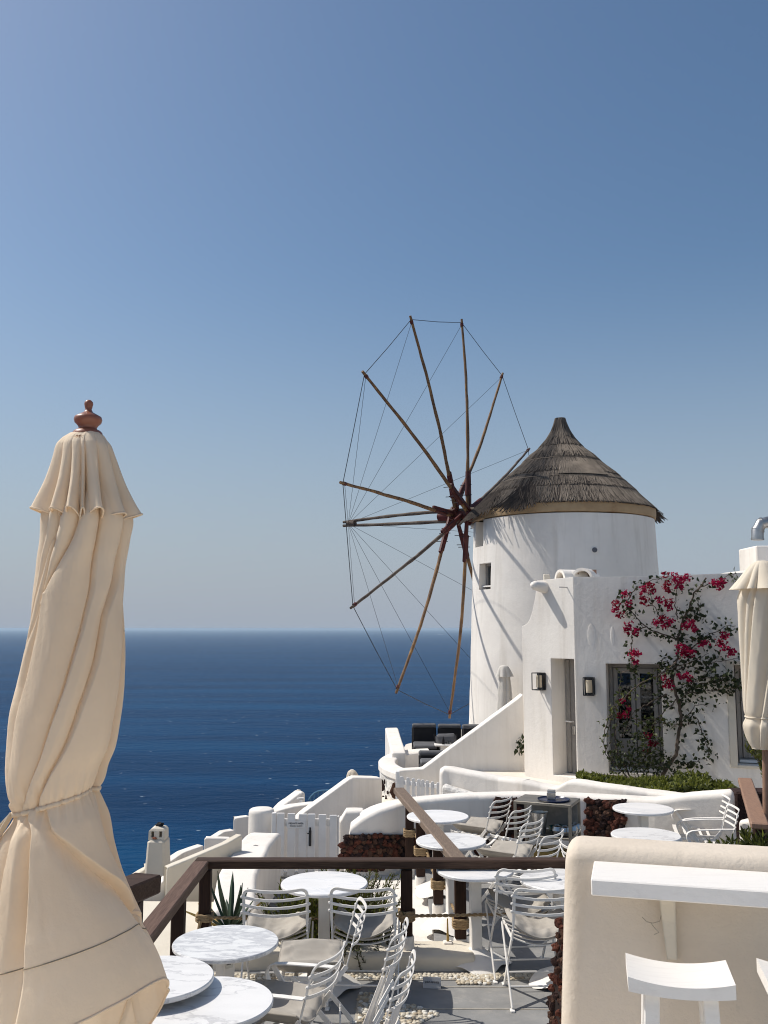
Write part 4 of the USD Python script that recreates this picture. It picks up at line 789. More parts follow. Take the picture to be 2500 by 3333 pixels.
cp = at(1458, 3075, 7.55); cn = thing('candle_holder', 'small white box holding a thin brown stake beside the ledge end post', 'candle holder', (cp[0], cp[1], 0))
obj('box', cbox((.07, .07, .13), .006, (cp[0], cp[1], .065)), 'plaster', cn); obj('stake', tube([(cp[0], cp[1], .12), (cp[0] - .002, cp[1], .30)], [.011, .004], 8), 'agave_dry', cn)

# ------------------------------------------------------------------ tables
def table(name, label, px, py, dia, marb, z=.72, rot=0.0, group='white round bistro tables'):
    c = onz(px, py, z); t = thing(name, label, 'table', (c[0], c[1], 0), rot, group); R = dia / 2
    obj('tabletop', lathe([(.001, z - .026), (R - .008, z - .026), (R - .001, z - .020), (R, z - .006), (R - .005, z), (.001, z)], 72), marb, t, world=False, smooth=40)
    obj('pedestal', cbox((.082, .082, z - .03 - .10), .005, (0, 0, (z - .03 + .10) / 2)), 'white_metal', t, world=False)
    pr = [(.041, .13), (.05, .115), (.09, .09), (.15, .055), (.20, .02), (.22, .0)]; n = 40; g_ = np.arange(n) * 2 * math.pi / n
    rw = np.stack([np.stack([r * np.cos(g_) * (1 + .25 * (r / .22) * np.cos(2 * g_) ** 2), r * np.sin(g_) * (1 + .25 * (r / .22) * np.cos(2 * g_) ** 2), z_ + .035 * (r / .22) ** 2 * (np.sin(2 * g_) ** 2)], -1) for r, z_ in pr], 0)
    obj('base', grid(rw, True), 'white_metal', t, world=False, smooth=50); return t, c
G_ = 'white round bistro tables'
T1, c1_ = table('bistro_table', 'round table with mottled grey-veined marble top, beside the brown side railing', 735, 3064, .62, 'marble_mottled', rot=.75)
st = cbox((.05, .002, .04), .0005, (.0, -.0425, .60)); obj('sticker', st, 'pebble_white', T1, world=False)
t_ = meshkit.text_mesh('MJ', .016, .001, True); t_.apply_transform(trimesh.transformations.rotation_matrix(math.pi / 2, [1, 0, 0])); t_.apply_translation((-.021, -.0437, .60)); obj('sticker_lettering', t_, 'ink', T1, world=False)
table('bistro_table', 'white-topped round table between the two chairs at the front railing', 1056, 2872, .63, 'marble_white', rot=.1)
table('bistro_table', 'round marble table partly hidden behind the big closed parasol', 493, 3180, .63, 'marble', z=.785, rot=.5)
table('bistro_table', 'lowest and nearest round marble table, cut off by the bottom edge', 672, 3258, .66, 'marble', z=.72, rot=.3)
table('bistro_table', 'plain white round table by the curving terrace wall, farthest on the left', 1425, 2655, .61, 'marble_white', rot=.8)
table('bistro_table', 'veined round table just behind the inner railing, before the far chairs', 1468, 2735, .61, 'marble', rot=.2)
table('bistro_table', 'round table at the corner where the inner and front railings meet', 1546, 2828, .60, 'marble_white', z=.70, rot=.15)
table('bistro_table', 'round veined table half hidden by the left end of the bar wall', 1830, 2862, .62, 'marble', rot=.3)
table('bistro_table', 'small plain round table right of the service cart, in front of the stone panel', 2093, 2630, .61, 'marble_white', rot=.1)
table('bistro_table', 'round table whose top just shows above the bar wall edge', 2102, 2716, .61, 'marble', rot=.6)

# ------------------------------------------------------------------ folding chairs
def strip(pts, wd, w, t):
    p = np.asarray(pts, float); tg = np.gradient(p, axis=0); tg /= np.linalg.norm(tg, axis=1, keepdims=True)
    wd = np.broadcast_to(np.asarray(wd, float), p.shape); wd = wd - tg * (wd * tg).sum(1, keepdims=True); wd /= np.linalg.norm(wd, axis=1, keepdims=True); nd = np.cross(tg, wd)
    w = np.broadcast_to(w, (len(p),))[:, None] / 2; c = .3
    ring_ = [(-1, -1), (1, -1), (1, 1), (-1, 1)]
    v = np.stack([p + wd * w * a + nd * t / 2 * b for a, b in ring_], 1).reshape(-1, 3); n = len(p); f = []
    for i in range(n - 1):
        for j in range(4):
            q = [i * 4 + j, i * 4 + (j + 1) % 4, i * 4 + 4 + (j + 1) % 4, i * 4 + 4 + j]; f += [[q[0], q[1], q[2]], [q[0], q[2], q[3]]]
    k = (n - 1) * 4; f += [[0, 2, 1], [0, 3, 2], [k, k + 1, k + 2], [k, k + 2, k + 3]]
    m = T(v, f); m.fix_normals(); return m
BK = lambda z: -.20 - .27 * (z - .50)          # backrest lean: y at height z
def back_parts(t, hw=.215, shift=(0, 0, 0), lean=None):
    yb = lean or BK; sh = np.array(shift); mt = 'white_metal'
    def bow(x, z): return np.array([x, yb(z) - .045 * (1 - (x / hw) ** 2), z - .012 * (1 - (x / hw) ** 2)]) + sh
    r = .05; pts = [bow(-hw, z) for z in np.linspace(.50, .80 - r, 8)] + [bow(-hw + r * (1 - math.cos(a)), .80 - r + r * math.sin(a)) for a in np.linspace(.2, math.pi / 2, 6)]
    pts += [bow(x, .80) for x in np.linspace(-hw + r * 1.3, hw - r * 1.3, 13)] + [bow(hw - r * (1 - math.cos(a)), .80 - r + r * math.sin(a)) for a in np.linspace(math.pi / 2, .2, 6)] + [bow(hw, z) for z in np.linspace(.80 - r, .50, 8)]
    p = np.array(pts); tg = np.gradient(p, axis=0); tg /= np.linalg.norm(tg, axis=1, keepdims=True); nb_ = np.array([0, .965, .26])
    w = np.full(len(p), .020); w[:3] = (.010, .015, .019); w[-3:] = (.019, .015, .010)
    obj('back_frame', strip(p, np.cross(tg, nb_), w, .007), mt, t, world=False, smooth=30)
    for z in (.742, .688, .634):
        xs = np.linspace(-hw - .014, hw + .014, 15); q = np.array([bow(x, z) - (0, .006, 0) for x in xs])
        obj('back_slat', [strip(q, (0, -.26, .965), .019, .005), cbox((.018, .016, .016), .004, q[0]), cbox((.018, .016, .016), .004, q[-1])], mt, t, world=False, smooth=30)
def make_chair(name, label, loc, yaw, group, arms=True):
    t = thing(name, label, 'chair', loc, yaw, group); mt = 'white_metal'; back_parts(t)
    for s in (-1, 1):
        x = s * .215; a = np.array([x, BK(.51), .51]); b = np.array([x, .20, .014])
        obj('leg', bar(a, b, .011, .030, .003), mt, t, world=False); x2 = s * .238
        c, d = np.array([x2, .175, .60] if arms else [x2, .13, .46]), np.array([x2, -.245, .014]); obj('leg', bar(c, d, .011, .030, .003), mt, t, world=False)
        obj('foot_pad', [cbox((.03, .05, .012), .003, b + (0, .012, -.008)), cbox((.03, .05, .012), .003, d + (0, -.012, -.008))], 'white_paint', t, world=False)
        if arms: ar = [(x2, -.235, .635), (x2, -.10, .632), (x2, .08, .622), (x2, .165, .612), (x2, .20, .595), (x2, .215, .565), (x2, .21, .53), (x2, .197, .505)]
        if arms: obj('armrest', strip(ar, (1, 0, 0), .042, .006), mt, t, world=False, smooth=40)
        obj('seat_rail', bar((x, -.17, .435), (x, .215, .445), .010, .026, .002), mt, t, world=False)
    sag = lambda x: -.055 * (1 - (x / .215) ** 2)
    for k, y in enumerate((-.13, -.05, .03, .11, .20)):
        xs = np.linspace(-.222, .222, 11); obj('seat_slat' if k < 4 else 'front_bar', strip([(x, y, .438 + .02 * (k / 4) + sag(x)) for x in xs], (0, 1, 0), .026 if k < 4 else .036, .006), mt, t, world=False, smooth=40)
    obj('rung', tube([(-.215, .105, .125), (.215, .105, .125)], .006, 6), mt, t, world=False); obj('rung', tube([(-.238, -.165, .125), (.238, -.165, .125)], .006, 6), mt, t, world=False); return t
def make_cushion(name, label, loc, yaw, group):
    t = thing(name, label, 'cushion', loc, yaw, group); n = 30; u = np.linspace(-1, 1, n); U, V = np.meshgrid(u, u, indexing='ij'); e = (np.clip(1 - np.abs(U) ** 5, 0, 1) * np.clip(1 - np.abs(V) ** 5, 0, 1)) ** .5
    x = .21 * U * (1 - .05 * V ** 2); y = .205 * V * (1 - .05 * U ** 2) + .02; s = .478 + .085 * np.abs(U) ** 1.8 - .035
    wr = (meshkit.fbm(np.stack([U * 3.5, V * 1.2, 0 * U], -1), 3, 4) - .5) * .035 + .008 * np.sin(U * 13) * (np.abs(V) > .6)
    top = np.stack([x, y, s + .036 * e + wr * e], -1); bot = np.stack([x, y, s - .026 * e], -1)
    m = cat(grid(top), grid(bot, flip=True)); m.merge_vertices(); m.fix_normals()
    obj('cushion_body', m, 'cushion', t, world=False, smooth=70)
    ed = np.concatenate([np.stack([x, y, s], -1)[0], np.stack([x, y, s], -1)[:, -1], np.stack([x, y, s], -1)[-1][::-1], np.stack([x, y, s], -1)[:, 0][::-1]]); obj('piping', tube(ed, .0045, 5), 'cushion', t, world=False, smooth=50); return t
CH = [('white folding chair at the front railing, left of the white table', (-.745, 6.80), 0.03, 0, 'grey seat cushion on the chair left of the front white table'),
      ('white folding chair at the front railing, right of the white table', (-.135, 6.83), -.04, 0, 'half-shaded grey seat cushion on the chair right of the front white table'),
      ('white folding chair seen side-on, drawn up to the mottled marble table', (-.44, 6.12), math.pi / 2 + .05, 0, 'thick grey seat cushion on the side-on chair by the mottled table'),
      ('nearest white armchair with curled armrest, over the lowest marble table', (-.56, 5.38), math.pi / 2 - .34, 1, 'grey seat cushion on the nearest armchair at the bottom'),
      ('white folding chair in front of the half-hidden table, beside the stone footing', (1.09, 6.82), .04, 0, 'pale wrinkled seat cushion beside the stone footing of the bar wall'),
      ('white folding chair behind the front railing, just right of the railing corner table', (1.03, 7.33), .06, 0, 'pale seat cushion right behind the front railing near the corner table'),
      ('farthest white chair of the far row, beside the plain table at the curving wall', (1.00, 10.02), math.pi / 2 - .62, 0, 'fat grey cushion on the farthest chair of the far row'),
      ('second farthest white chair of the far row, before the stone panel', (1.12, 9.50), math.pi / 2 - .62, 0, ''),
      ('third white chair of the far row, its back in front of the stone panel', (1.14, 8.92), math.pi / 2 - .62, 0, 'grey cushion on the third chair of the far row, low behind the railing'),
      ('nearest white chair of the far row, in front of the service cart', (1.23, 8.40), math.pi / 2 - .62, 0, ''),
      ('white armchair in profile at the right end of the terrace wall, the farther of two', (3.28, 9.98), math.pi / 2 - .12, 1, ''),
      ('white armchair in profile at the right end of the terrace wall, the nearer of two', (3.16, 9.42), math.pi / 2 - .12, 1, ''),
      ('white chair mostly hidden behind the bar wall, only its back edge showing', (1.79, 7.86), -math.pi / 2 + .2, 0, '')]
first, k0_ = {}, None
for lab, (x, y), yaw, arm_, cl_ in CH:
    if arm_ not in first: first[arm_] = make_chair('folding_armchair' if arm_ else 'folding_chair', lab, (x, y, 0), yaw, 'white folding armchairs on the terrace' if arm_ else 'white armless folding chairs on the terrace', bool(arm_))
    else: dup(first[arm_], (x, y, 0), yaw, lab)
    if cl_:
        if k0_ is None: k0_ = make_cushion('seat_cushion', cl_, (x, y, 0), yaw, 'grey seat cushions')
        else: dup(k0_, (x, y, 0), yaw, cl_)
def folded(name, label, loc, yaw):
    t = thing(name, label, 'chair', loc, yaw, 'folded white chairs standing by the near table'); back_parts(t, lean=lambda z: -.10 - .25 * (z - .5))
    for s in (-1, 1):
        x = s * .215; obj('leg', bar((x, -.10, .51), (x, .07, .012), .011, .03, .003), 'white_metal', t, world=False); obj('leg', bar((s * .238, -.14, .60), (s * .238, .10, .012), .011, .03, .003), 'white_metal', t, world=False)
        obj('armrest', strip([(s * .24, -.17, .66), (s * .24, -.08, .42), (s * .24, -.03, .30)], (1, 0, 0), .036, .006), 'white_metal', t, world=False)
    for k in range(4):
        xs = np.linspace(-.2, .2, 9); obj('seat_slat', strip([(x, -.10 + .03 * k, .42 - .09 * k) for x in xs], (0, .2, 1), .026, .006), 'white_metal', t, world=False)
    obj('rung', tube([(-.215, .03, .13), (.215, .03, .13)], .006, 6), 'white_metal', t, world=False); return t
folded('folded_chair', 'folded white chair standing edge-on behind the nearest armchair', (-.085, 5.75, 0), math.pi / 2 - .22)
folded('folded_chair', 'folded white chair edge-on, nearest the bottom edge', (-.06, 5.18, 0), math.pi / 2 - .22)

# ------------------------------------------------------------------ service cart with its things
fl, fr_, bl_, br_ = onz(1671, 2606, .80), onz(1858, 2621, .80), onz(1721, 2592, .80), onz(1900, 2612, .80)
ux = (fr_ - fl)[:2]; cw = np.linalg.norm(ux); ux /= cw; uy = np.array([-ux[1], ux[0]]); cdp = .42; cy = math.atan2(ux[1], ux[0]); cc = fl[:2] + ux * cw / 2 + uy * cdp / 2
cart = thing('service_cart', 'stainless steel service cart with three shelves against the lava stone panel', 'cart', (*cc, 0), cy)
def C_(x, y, z): return (x * cw / 2, y * cdp / 2, z)
for sx in (-1, 1):
    for sy in (-1, 1): obj('leg', cbox((.03, .03, .76), .004, C_(sx * .95, sy * .93, .40)), 'cart_steel', cart, world=False)
obj('top_shelf', cbox((cw, cdp, .03), .004, (0, 0, .785)), 'cart_steel', cart, world=False); obj('middle_shelf', cbox((cw - .04, cdp - .04, .022), .004, (0, 0, .46)), 'cart_steel', cart, world=False); obj('bottom_shelf', cbox((cw - .04, cdp - .04, .022), .004, (0, 0, .13)), 'cart_steel', cart, world=False)
obj('rear_panel', cbox((cw - .06, .008, .28), .002, (0, cdp / 2 - .03, .62)), 'floor_grey', cart, world=False)
def W_(x, y, z): q = cc + ux * x * cw / 2 + uy * y * cdp / 2; return np.array([q[0], q[1], z])
s_ = W_(.25, -.1, .801); tr = single('serving_tray', lathe([(.001, 0), (.155, 0), (.165, .016), (.160, .018), (.15, .006), (.001, .006)], 40, s_), 'dark_tray', 'round dark blue serving tray on top of the service cart', 'tray', smooth=40)
s_ = W_(.18, -.12, .808); nd = thing('napkin_holder', 'small steel napkin holder standing on the dark tray', 'napkin holder', tuple(s_), cy + .15)
obj('holder_body', cbox((.085, .075, .075), .006, (0, 0, .038)), 'steel', nd, world=False); obj('holder_top', cbox((.08, .055, .02), .004, (0, .0, .085)), 'galvanised', nd, world=False)
s_ = W_(-.22, -.35, .472); single('ice_bucket', lathe([(.001, 0), (.058, 0), (.062, .01), (.088, .205), (.095, .212), (.092, .216), (.084, .206), (.058, .012), (.001, .012)], 32, s_), 'steel', 'tall steel ice bucket on the cart middle shelf', 'bucket', smooth=40)
for k, (x, y) in enumerate(((.42, -.45), (.70, -.5), (.88, -.05), (.93, .4))):
    s_ = W_(x, y, .472); single('steel_bowl', lathe([(.02, .0), (.045, .02), (.058, .052), (.045, .09), (.03, .098), (.028, .094), (.001, .09)], 20, s_), 'steel', ('leftmost round steel pot on the cart middle shelf', 'round steel pot at the front right of the middle shelf', 'round steel pot behind the front right one on the cart', 'rearmost round steel pot at the cart right end')[k], 'pot', 'round steel pots on the cart', smooth=40)
s_ = W_(.18, .3, .472); g_b = lathe([(.001, 0), (.03, 0), (.032, .12), (.013, .17), (.012, .22), (.001, .22)], 16); g_b.apply_transform(trimesh.transformations.rotation_matrix(math.pi / 2, [0, 1, .2])); single('green_bottle', g_b.apply_translation(s_ + (-.05, 0, .034)), 'bottle_green', 'dark green bottle lying on the cart middle shelf', 'bottle', smooth=40)
s_ = W_(.12, -.1, .142); single('brass_tub', wob(cbox((.40, .26, .20), .03, (0, 0, .1)).subdivide().subdivide(), .01, 6).apply_transform(rotz(cy)).apply_translation(s_), 'brass', 'brown metal tub on the bottom shelf of the cart', 'tub', smooth=50)

# ------------------------------------------------------------------ parasols
def cloth(rows, creases, twist, zref, U=300, V=170, lobes=False, amp=None, tilt=None, drop=None, axis=(0, 0), depth=.85, seed=0, wr=.010, paths=None, roll=None, lift=0.0, groove=0.0):
    """closed canopy: rows (z, cx, halfwidth) top to bottom; pleats spiral at twist degrees per metre; paths: creases as lists of (z, x) seen from the front"""
    r = np.array(rows, float); z0 = r[:, 0]; zz = np.linspace(z0[0], z0[-1], V); f = [PchipInterpolator(-z0, r[:, k])(-zz) for k in (1, 2)]
    ip = lambda q: np.interp(-zz, -np.array([a for a, _ in q]), [b for _, b in q]) if q else 0 * zz
    am, ti, dr, ro = ip(amp), ip(tilt), ip(drop), ip(roll)
    ph = np.linspace(-180, 180, U, endpoint=False); cr = np.array(sorted(creases), float); v = np.zeros((V, U, 3)); pp = []; LR = np.random.default_rng(seed + 77).uniform(.55, 1.35, 17)
    for q in paths or []:
        q = np.array(sorted(q, key=lambda a: -a[0])); cx, hw = (np.interp(-q[:, 0], -zz, g) for g in f); ang = np.degrees(np.arcsin(np.clip((q[:, 1] - cx) / hw, -.995, .995)))
        for i in range(1, len(ang)):
            if ang[i] < -80: ang[i] = min(ang[i], ang[i - 1] - 6)
        s0, s1 = (ang[1] - ang[0]) / (q[1, 0] - q[0, 0]), (ang[-1] - ang[-2]) / (q[-1, 0] - q[-2, 0]); zi = np.r_[q[0, 0] + 1, q[:, 0], q[-1, 0] - 1]; ai = np.r_[ang[0] + s0, ang, ang[-1] - s1]
        pp.append(PchipInterpolator(-zi, ai)(np.clip(-zz, -zi[0], -zi[-1])))
    for i, z in enumerate(zz):
        a = np.sort((np.r_[cr + twist * (z - zref), [q[i] for q in pp]] + 180) % 360 - 180); keep = np.r_[True, np.diff(a) > 2.5]; a = a[keep]
        a = np.r_[a[-1] - 360, a, a[0] + 360]; k = np.clip(np.searchsorted(a, ph, 'right') - 1, 0, len(a) - 2); wd = a[k + 1] - a[k]; t = (ph - a[k]) / wd
        L_ = np.sin(np.pi * t) ** .75 - .62; e = np.clip(3.2 / wd, .02, .3); q_ = np.clip((t - .45) / .55, 0, 1); S_ = np.clip(t / e, 0, 1) * (1 - .12 * t - .95 * q_ * q_ * (3 - 2 * q_)) - .62
        g_ = L_ if lobes else ro[i] * L_ + (1 - ro[i]) * S_
        if lobes: g_ = g_ * LR[k % len(LR)]
        F = 1 + am[i] * g_ * np.clip(wd / 30, .25, 1.15)
        p = np.radians(ph); n_ = (meshkit.fbm(np.stack([np.sin(p) * 1.6, np.cos(p) * 1.6, np.full(U, z * 2.2)], -1), 3, seed) - .5) * wr * 2 + (meshkit.fbm(np.stack([np.sin(p) * 4.5 + z * 3, np.cos(p) * 4.5, np.full(U, z * 4.0)], -1), 3, seed + 3) - .5) * wr * .9
        dg = np.minimum(ph - a[k], a[k + 1] - ph); hot = 1 - ro[i] * .5
        rad = f[1][i] * F + n_ - groove * hot * np.exp(-(dg / 1.5) ** 2) * np.clip(wd / 14, .2, 1)
        v[i] = np.stack([axis[0] + f[0][i] + rad * np.sin(p), axis[1] - rad * depth * np.cos(p), z + ti[i] * np.sin(p) - dr[i] * ((1 - np.cos(p)) / 2) ** 3 + lift * g_ * (i / V) ** 3], -1)
    if len(zz) > 8: v[1:-1] = (v[:-2] + 2 * v[1:-1] + v[2:]) / 4
    return v
def ring_tube(v, r): return tube(np.vstack([v, v[:2]]), r, 6, False)
YP = 2.8; K = (YP * CP) / FPX
def hz(y): return at(285, y, YP)[2]
def hx(px, y): return at(px, y, YP)[0]
hero = thing('closed_parasol', 'large closed cream canvas parasol with terracotta finial, tied low, in the left foreground', 'parasol', (hx(290, 2000), YP, .85))
rows = [(1560, 190, 372), (1640, 163, 400), (1700, 150, 413), (1756, 146, 403), (1843, 130, 390), (1937, 114, 392), (2045, 103, 398), (2108, 92, 399), (2217, 74, 397), (2325, 51, 386), (2434, 40, 368), (2524, 36, 338), (2580, 47, 322), (2607, 62, 306), (2640, 50, 320), (2690, 22, 338), (2758, 2, 350), (2852, -18, 376), (2990, -38, 432), (3124, -50, 500), (3200, -56, 530), (3262, -60, 545)]
RW = [(hz(y), (hx(l, y) + hx(r, y)) / 2, (hx(r, y) - hx(l, y)) / 2) for y, l, r in rows]
iT = 13; zt_ = RW[iT][0]; PX = lambda q: [(hz(y), hx(x, y)) for x, y in q]
CREASE = [PX(q) for q in ([(196, 1640), (172, 1760), (152, 1850), (130, 1960), (110, 2060), (98, 2110)], [(242, 1640), (195, 1790), (160, 1900), (128, 2010), (104, 2090)], [(300, 1640), (253, 1785), (200, 1885), (145, 2028), (108, 2120), (88, 2180)],
    [(352, 1640), (343, 1793), (331, 1900), (311, 2011), (275, 2150), (231, 2289), (195, 2390), (159, 2485), (112, 2607)], [(405, 1640), (388, 1850), (362, 2011), (344, 2145), (315, 2250), (282, 2351), (220, 2480), (158, 2607)], [(130, 2200), (98, 2330), (78, 2445), (64, 2560), (60, 2607)])]
top_v = cloth(RW[:iT + 1], [112, 140, 175, 215, 245], 40, hz(2011), 760, 260, groove=.011, amp=[(RW[0][0], .30), (hz(1800), .26), (hz(1950), .15), (hz(2200), .12), (hz(2500), .13), (zt_, .14)], roll=[(hz(1600), 1), (hz(1760), .9), (hz(1930), .15), (hz(2100), 0)], tilt=[(RW[0][0], 0), (hz(2400), .0), (zt_, .034)], axis=(0, YP), seed=5, wr=.006, paths=CREASE)
SKC = [PX(q) for q in ([(120, 2607), (148, 2690), (152, 2850), (152, 3060), (120, 3262)], [(85, 2607), (78, 2690), (72, 2750), (60, 2900), (36, 3095), (20, 3262)], [(180, 2607), (215, 2690), (255, 2735), (310, 2800)])]
sk_v = cloth(RW[iT:], [-78, 110, 150, 200, 240], 6, zt_, 760, 170, groove=.003, amp=[(zt_, .12), (zt_ - .06, .18), (hz(2800), .20), (hz(3000), .18), (hz(3110), .06), (RW[-1][0], .02)], tilt=[(zt_, .034), (hz(2850), .03), (RW[-1][0], .10)], drop=[(zt_, 0), (hz(2850), .03), (RW[-1][0], .30)], axis=(0, YP), seed=9, wr=.007, paths=SKC)
p_ = np.radians(np.linspace(-180, 180, 760, endpoint=False)); gz_ = (np.cos(p_ * 23) * .5 + np.cos(p_ * 37 + 1) * .5)
for vv, sgn_ in ((top_v, 1), (sk_v, -1)):
    d_ = np.abs(vv[:, :1, 2] * 0 + (np.linspace(0, 1, len(vv))[:, None] if sgn_ < 0 else np.linspace(1, 0, len(vv))[:, None])); w_ = np.exp(-(d_ / .07) ** 2) * .004
    c_ = vv.mean(1, keepdims=True); rad = vv - c_; rad[..., 2] = 0; rad /= np.linalg.norm(rad, axis=-1, keepdims=True) + 1e-9; vv += rad * (w_ * gz_[None])[..., None]
can = obj('canopy', grid(top_v, True, flip=True), 'canvas', hero, smooth=True); obj('canopy_skirt', grid(sk_v, True, flip=True), 'canvas', hero, smooth=True)
obj('hem', ring_tube(sk_v[-1], .0035), 'canvas', hero, smooth=True)
si = int(len(sk_v) * .70); obj('seam', tube(sk_v[si, 110:650] + (sk_v[si, 110:650] - sk_v[si].mean(0)) * .004, .0016, 5), 'cloth_seam', hero, smooth=True)
obj('tie_cord', ring_tube(top_v[-1] + (top_v[-1] - top_v[-1].mean(0)) * .01, .008), 'canvas', hero, smooth=True)
tk = np.array([hx(62, 2636), YP - .05, hz(2636)])
for k, (dx, dz) in enumerate(((-.10, -.22), (-.075, -.27))):
    s = np.linspace(0, 1, 14)[:, None]; q = tk + s * np.array([dx, -.02 * k, dz]) + np.sin(s * 3.1) * np.array([-.015, 0, .02]); obj('tie_strap', strip(q, (.5, .8, .2), .022, .003), 'canvas_pale', hero, smooth=40)
crow = [(1411, 233, 329), (1420, 220, 338), (1431, 206, 344), (1452, 191, 358), (1496, 184, 368), (1575, 170, 384), (1640, 154, 399), (1680, 145, 411)]
CR = [(hz(y), (hx(l, y) + hx(r, y)) / 2, (hx(r, y) - hx(l, y)) / 2) for y, l, r in crow]
cap_v = cloth(CR, [-86, -40, -13, 9, 17, 45, 82, 118, 150, 180, 215, 245], 0, CR[0][0], 520, 110, lobes=True, amp=[(CR[0][0], .0), (CR[3][0], .10), (CR[4][0], .24), (CR[5][0], .42), (CR[-1][0], .66)], axis=(0, YP), depth=.92, seed=3, wr=.008, lift=.034, tilt=[(CR[0][0], 0), (CR[-1][0], -.006)])
gm = grid(cap_v, True, flip=True); cv = np.array(gm.vertices)[gm.faces].mean(1); hole = (np.abs(cv[:, 0] - hx(272, 1433) - .006 * np.sin(cv[:, 2] * 900)) < .011 + .004 * np.sin(cv[:, 0] * 1300)) & (np.abs(cv[:, 2] - hz(1433)) < .0045 + .002 * np.sin(cv[:, 0] * 700)) & (cv[:, 1] < YP)
gm = T(gm.vertices, gm.faces[~hole]); obj('top_flap', gm, 'canvas', hero, smooth=True); obj('flap_hem', ring_tube(cap_v[-1], .0028), 'canvas', hero, smooth=True)
zf = hz(1413); kz = lambda y: hz(y)
fin = [(.001, kz(1302)), (.007, kz(1303)), (.0125, kz(1309)), (.0135, kz(1316)), (.0115, kz(1326)), (.0095, kz(1333)), (.014, kz(1342)), (.028, kz(1350)), (.040, kz(1357)), (.0425, kz(1366)), (.040, kz(1376)), (.031, kz(1385)), (.027, kz(1393)), (.029, kz(1398)), (.038, kz(1402)), (.044, kz(1408)), (.046, kz(1415)), (.02, kz(1416))]
obj('finial', lathe(fin, 40, (hx(287, 1360), YP, 0)), 'terracotta', hero, smooth=50)
obj('pole', tube([(hx(285, 1420), YP, zf - .01), (hx(250, 2400), YP, hz(2400)), (hx(245, 3200), YP, .86)], .024, 16), 'board_wood', hero, smooth=40)
obj('pole_base', lathe([(.001, .93), (.05, .93), (.05, .90), (.26, .885), (.28, .87), (.28, .851)], 36, (hx(245, 3200), YP, 0)), 'black_metal', hero, smooth=30)
def small_parasol(name, label, px, Y, rows_, base_z, ty, by, mat_, n=9, pole='post_wood', tie_row=None, twist=60, seed=0, cap_h=None):
    X = lambda p, y: at(p, y, Y)[0]; Z = lambda y: at(px, y, Y)[2]
    t = thing(name, label, 'parasol', (X(px, rows_[0][0][0]), Y, base_z))
    cr_ = list(np.linspace(-180, 180, n, endpoint=False) + np.random.default_rng(seed).normal(size=n) * 9)
    cap_r, low = rows_
    A = [(Z(y), (X(l, y) + X(r, y)) / 2, (X(r, y) - X(l, y)) / 2) for y, l, r in low]; B = [(Z(y), (X(l, y) + X(r, y)) / 2, (X(r, y) - X(l, y)) / 2) for y, l, r in cap_r]
    v = cloth(A, cr_, twist, A[0][0], 200, 120, amp=[(A[0][0], .22), (A[-1][0], .18)], axis=(0, Y), seed=seed, wr=.008, depth=.95); obj('canopy', grid(v, True, flip=True), mat_, t, smooth=True); obj('hem', ring_tube(v[-1], .004), mat_, t, smooth=True)
    c = cloth(B, cr_, 0, B[0][0], 200, 50, lobes=True, amp=[(B[0][0], 0), (B[len(B) // 2][0], .12), (B[-1][0], .34)], axis=(0, Y), seed=seed, wr=.006, depth=.95); obj('top_flap', grid(c, True, flip=True), mat_, t, smooth=True)
    obj('pole', tube([(X(px, ty), Y, Z(ty) + .02), (X(px + (by - ty) * .0, by), Y, base_z)], .032, 12), pole, t, smooth=40)
    if tie_row is not None:
        i = int(np.argmin(np.abs(v[:, 0, 2] - Z(tie_row)))); obj('tie_cord', ring_tube(v[i] + (v[i] - v[i].mean(0)) * .03, .008), 'canvas_pale', t, smooth=True)
    return t
small_parasol('closed_parasol', 'closed cream parasol on a brown pole at the right edge before the house', 2484, 9.3,
    ([(1825, 2466, 2494), (1832, 2452, 2508), (1848, 2436, 2524), (1880, 2414, 2548), (1918, 2388, 2574)], [(1895, 2430, 2536), (1957, 2408, 2556), (2102, 2417, 2560), (2229, 2424, 2556), (2318, 2430, 2548), (2335, 2434, 2540), (2362, 2424, 2552), (2395, 2432, 2548), (2436, 2452, 2524)]), 0.0, 1835, 2640, 'canvas_pale', 9, 'board_wood', 2332, 38, 4)
small_parasol('closed_parasol', 'small closed white parasol standing at the foot of the windmill', 1640, 20.4,
    ([(2165, 1634, 1646), (2168, 1628, 1653), (2176, 1623, 1658), (2190, 1619, 1664), (2202, 1616, 1668)], [(2190, 1626, 1656), (2220, 1624, 1662), (2280, 1621, 1667), (2340, 1619, 1670), (2400, 1617, 1672)]), -.6, 2168, 2480, 'canvas_white', 8, 'white_paint', None, 10, 6)
small_parasol('closed_parasol', 'tip of a closed cream parasol peeking over the big sloping wall', 1146, 18.2,
    ([(2506, 1141, 1151), (2509, 1135, 1157), (2516, 1131, 1162), (2530, 1128, 1168), (2545, 1126, 1170)], [(2530, 1131, 1164), (2560, 1130, 1166), (2640, 1128, 1168), (2700, 1127, 1168)]), -1.6, 2508, 2760, 'canvas_pale', 8, 'white_paint', None, 10, 8)
pz = on_tower(1616, 2340); single('wooden_board', cbox((.10, .05, 1.1), .006, (at(1620, 2340, 20.1)[0], 20.1, -.1)), 'blind_grey', 'grey board standing left of the small parasol by the windmill', 'board')
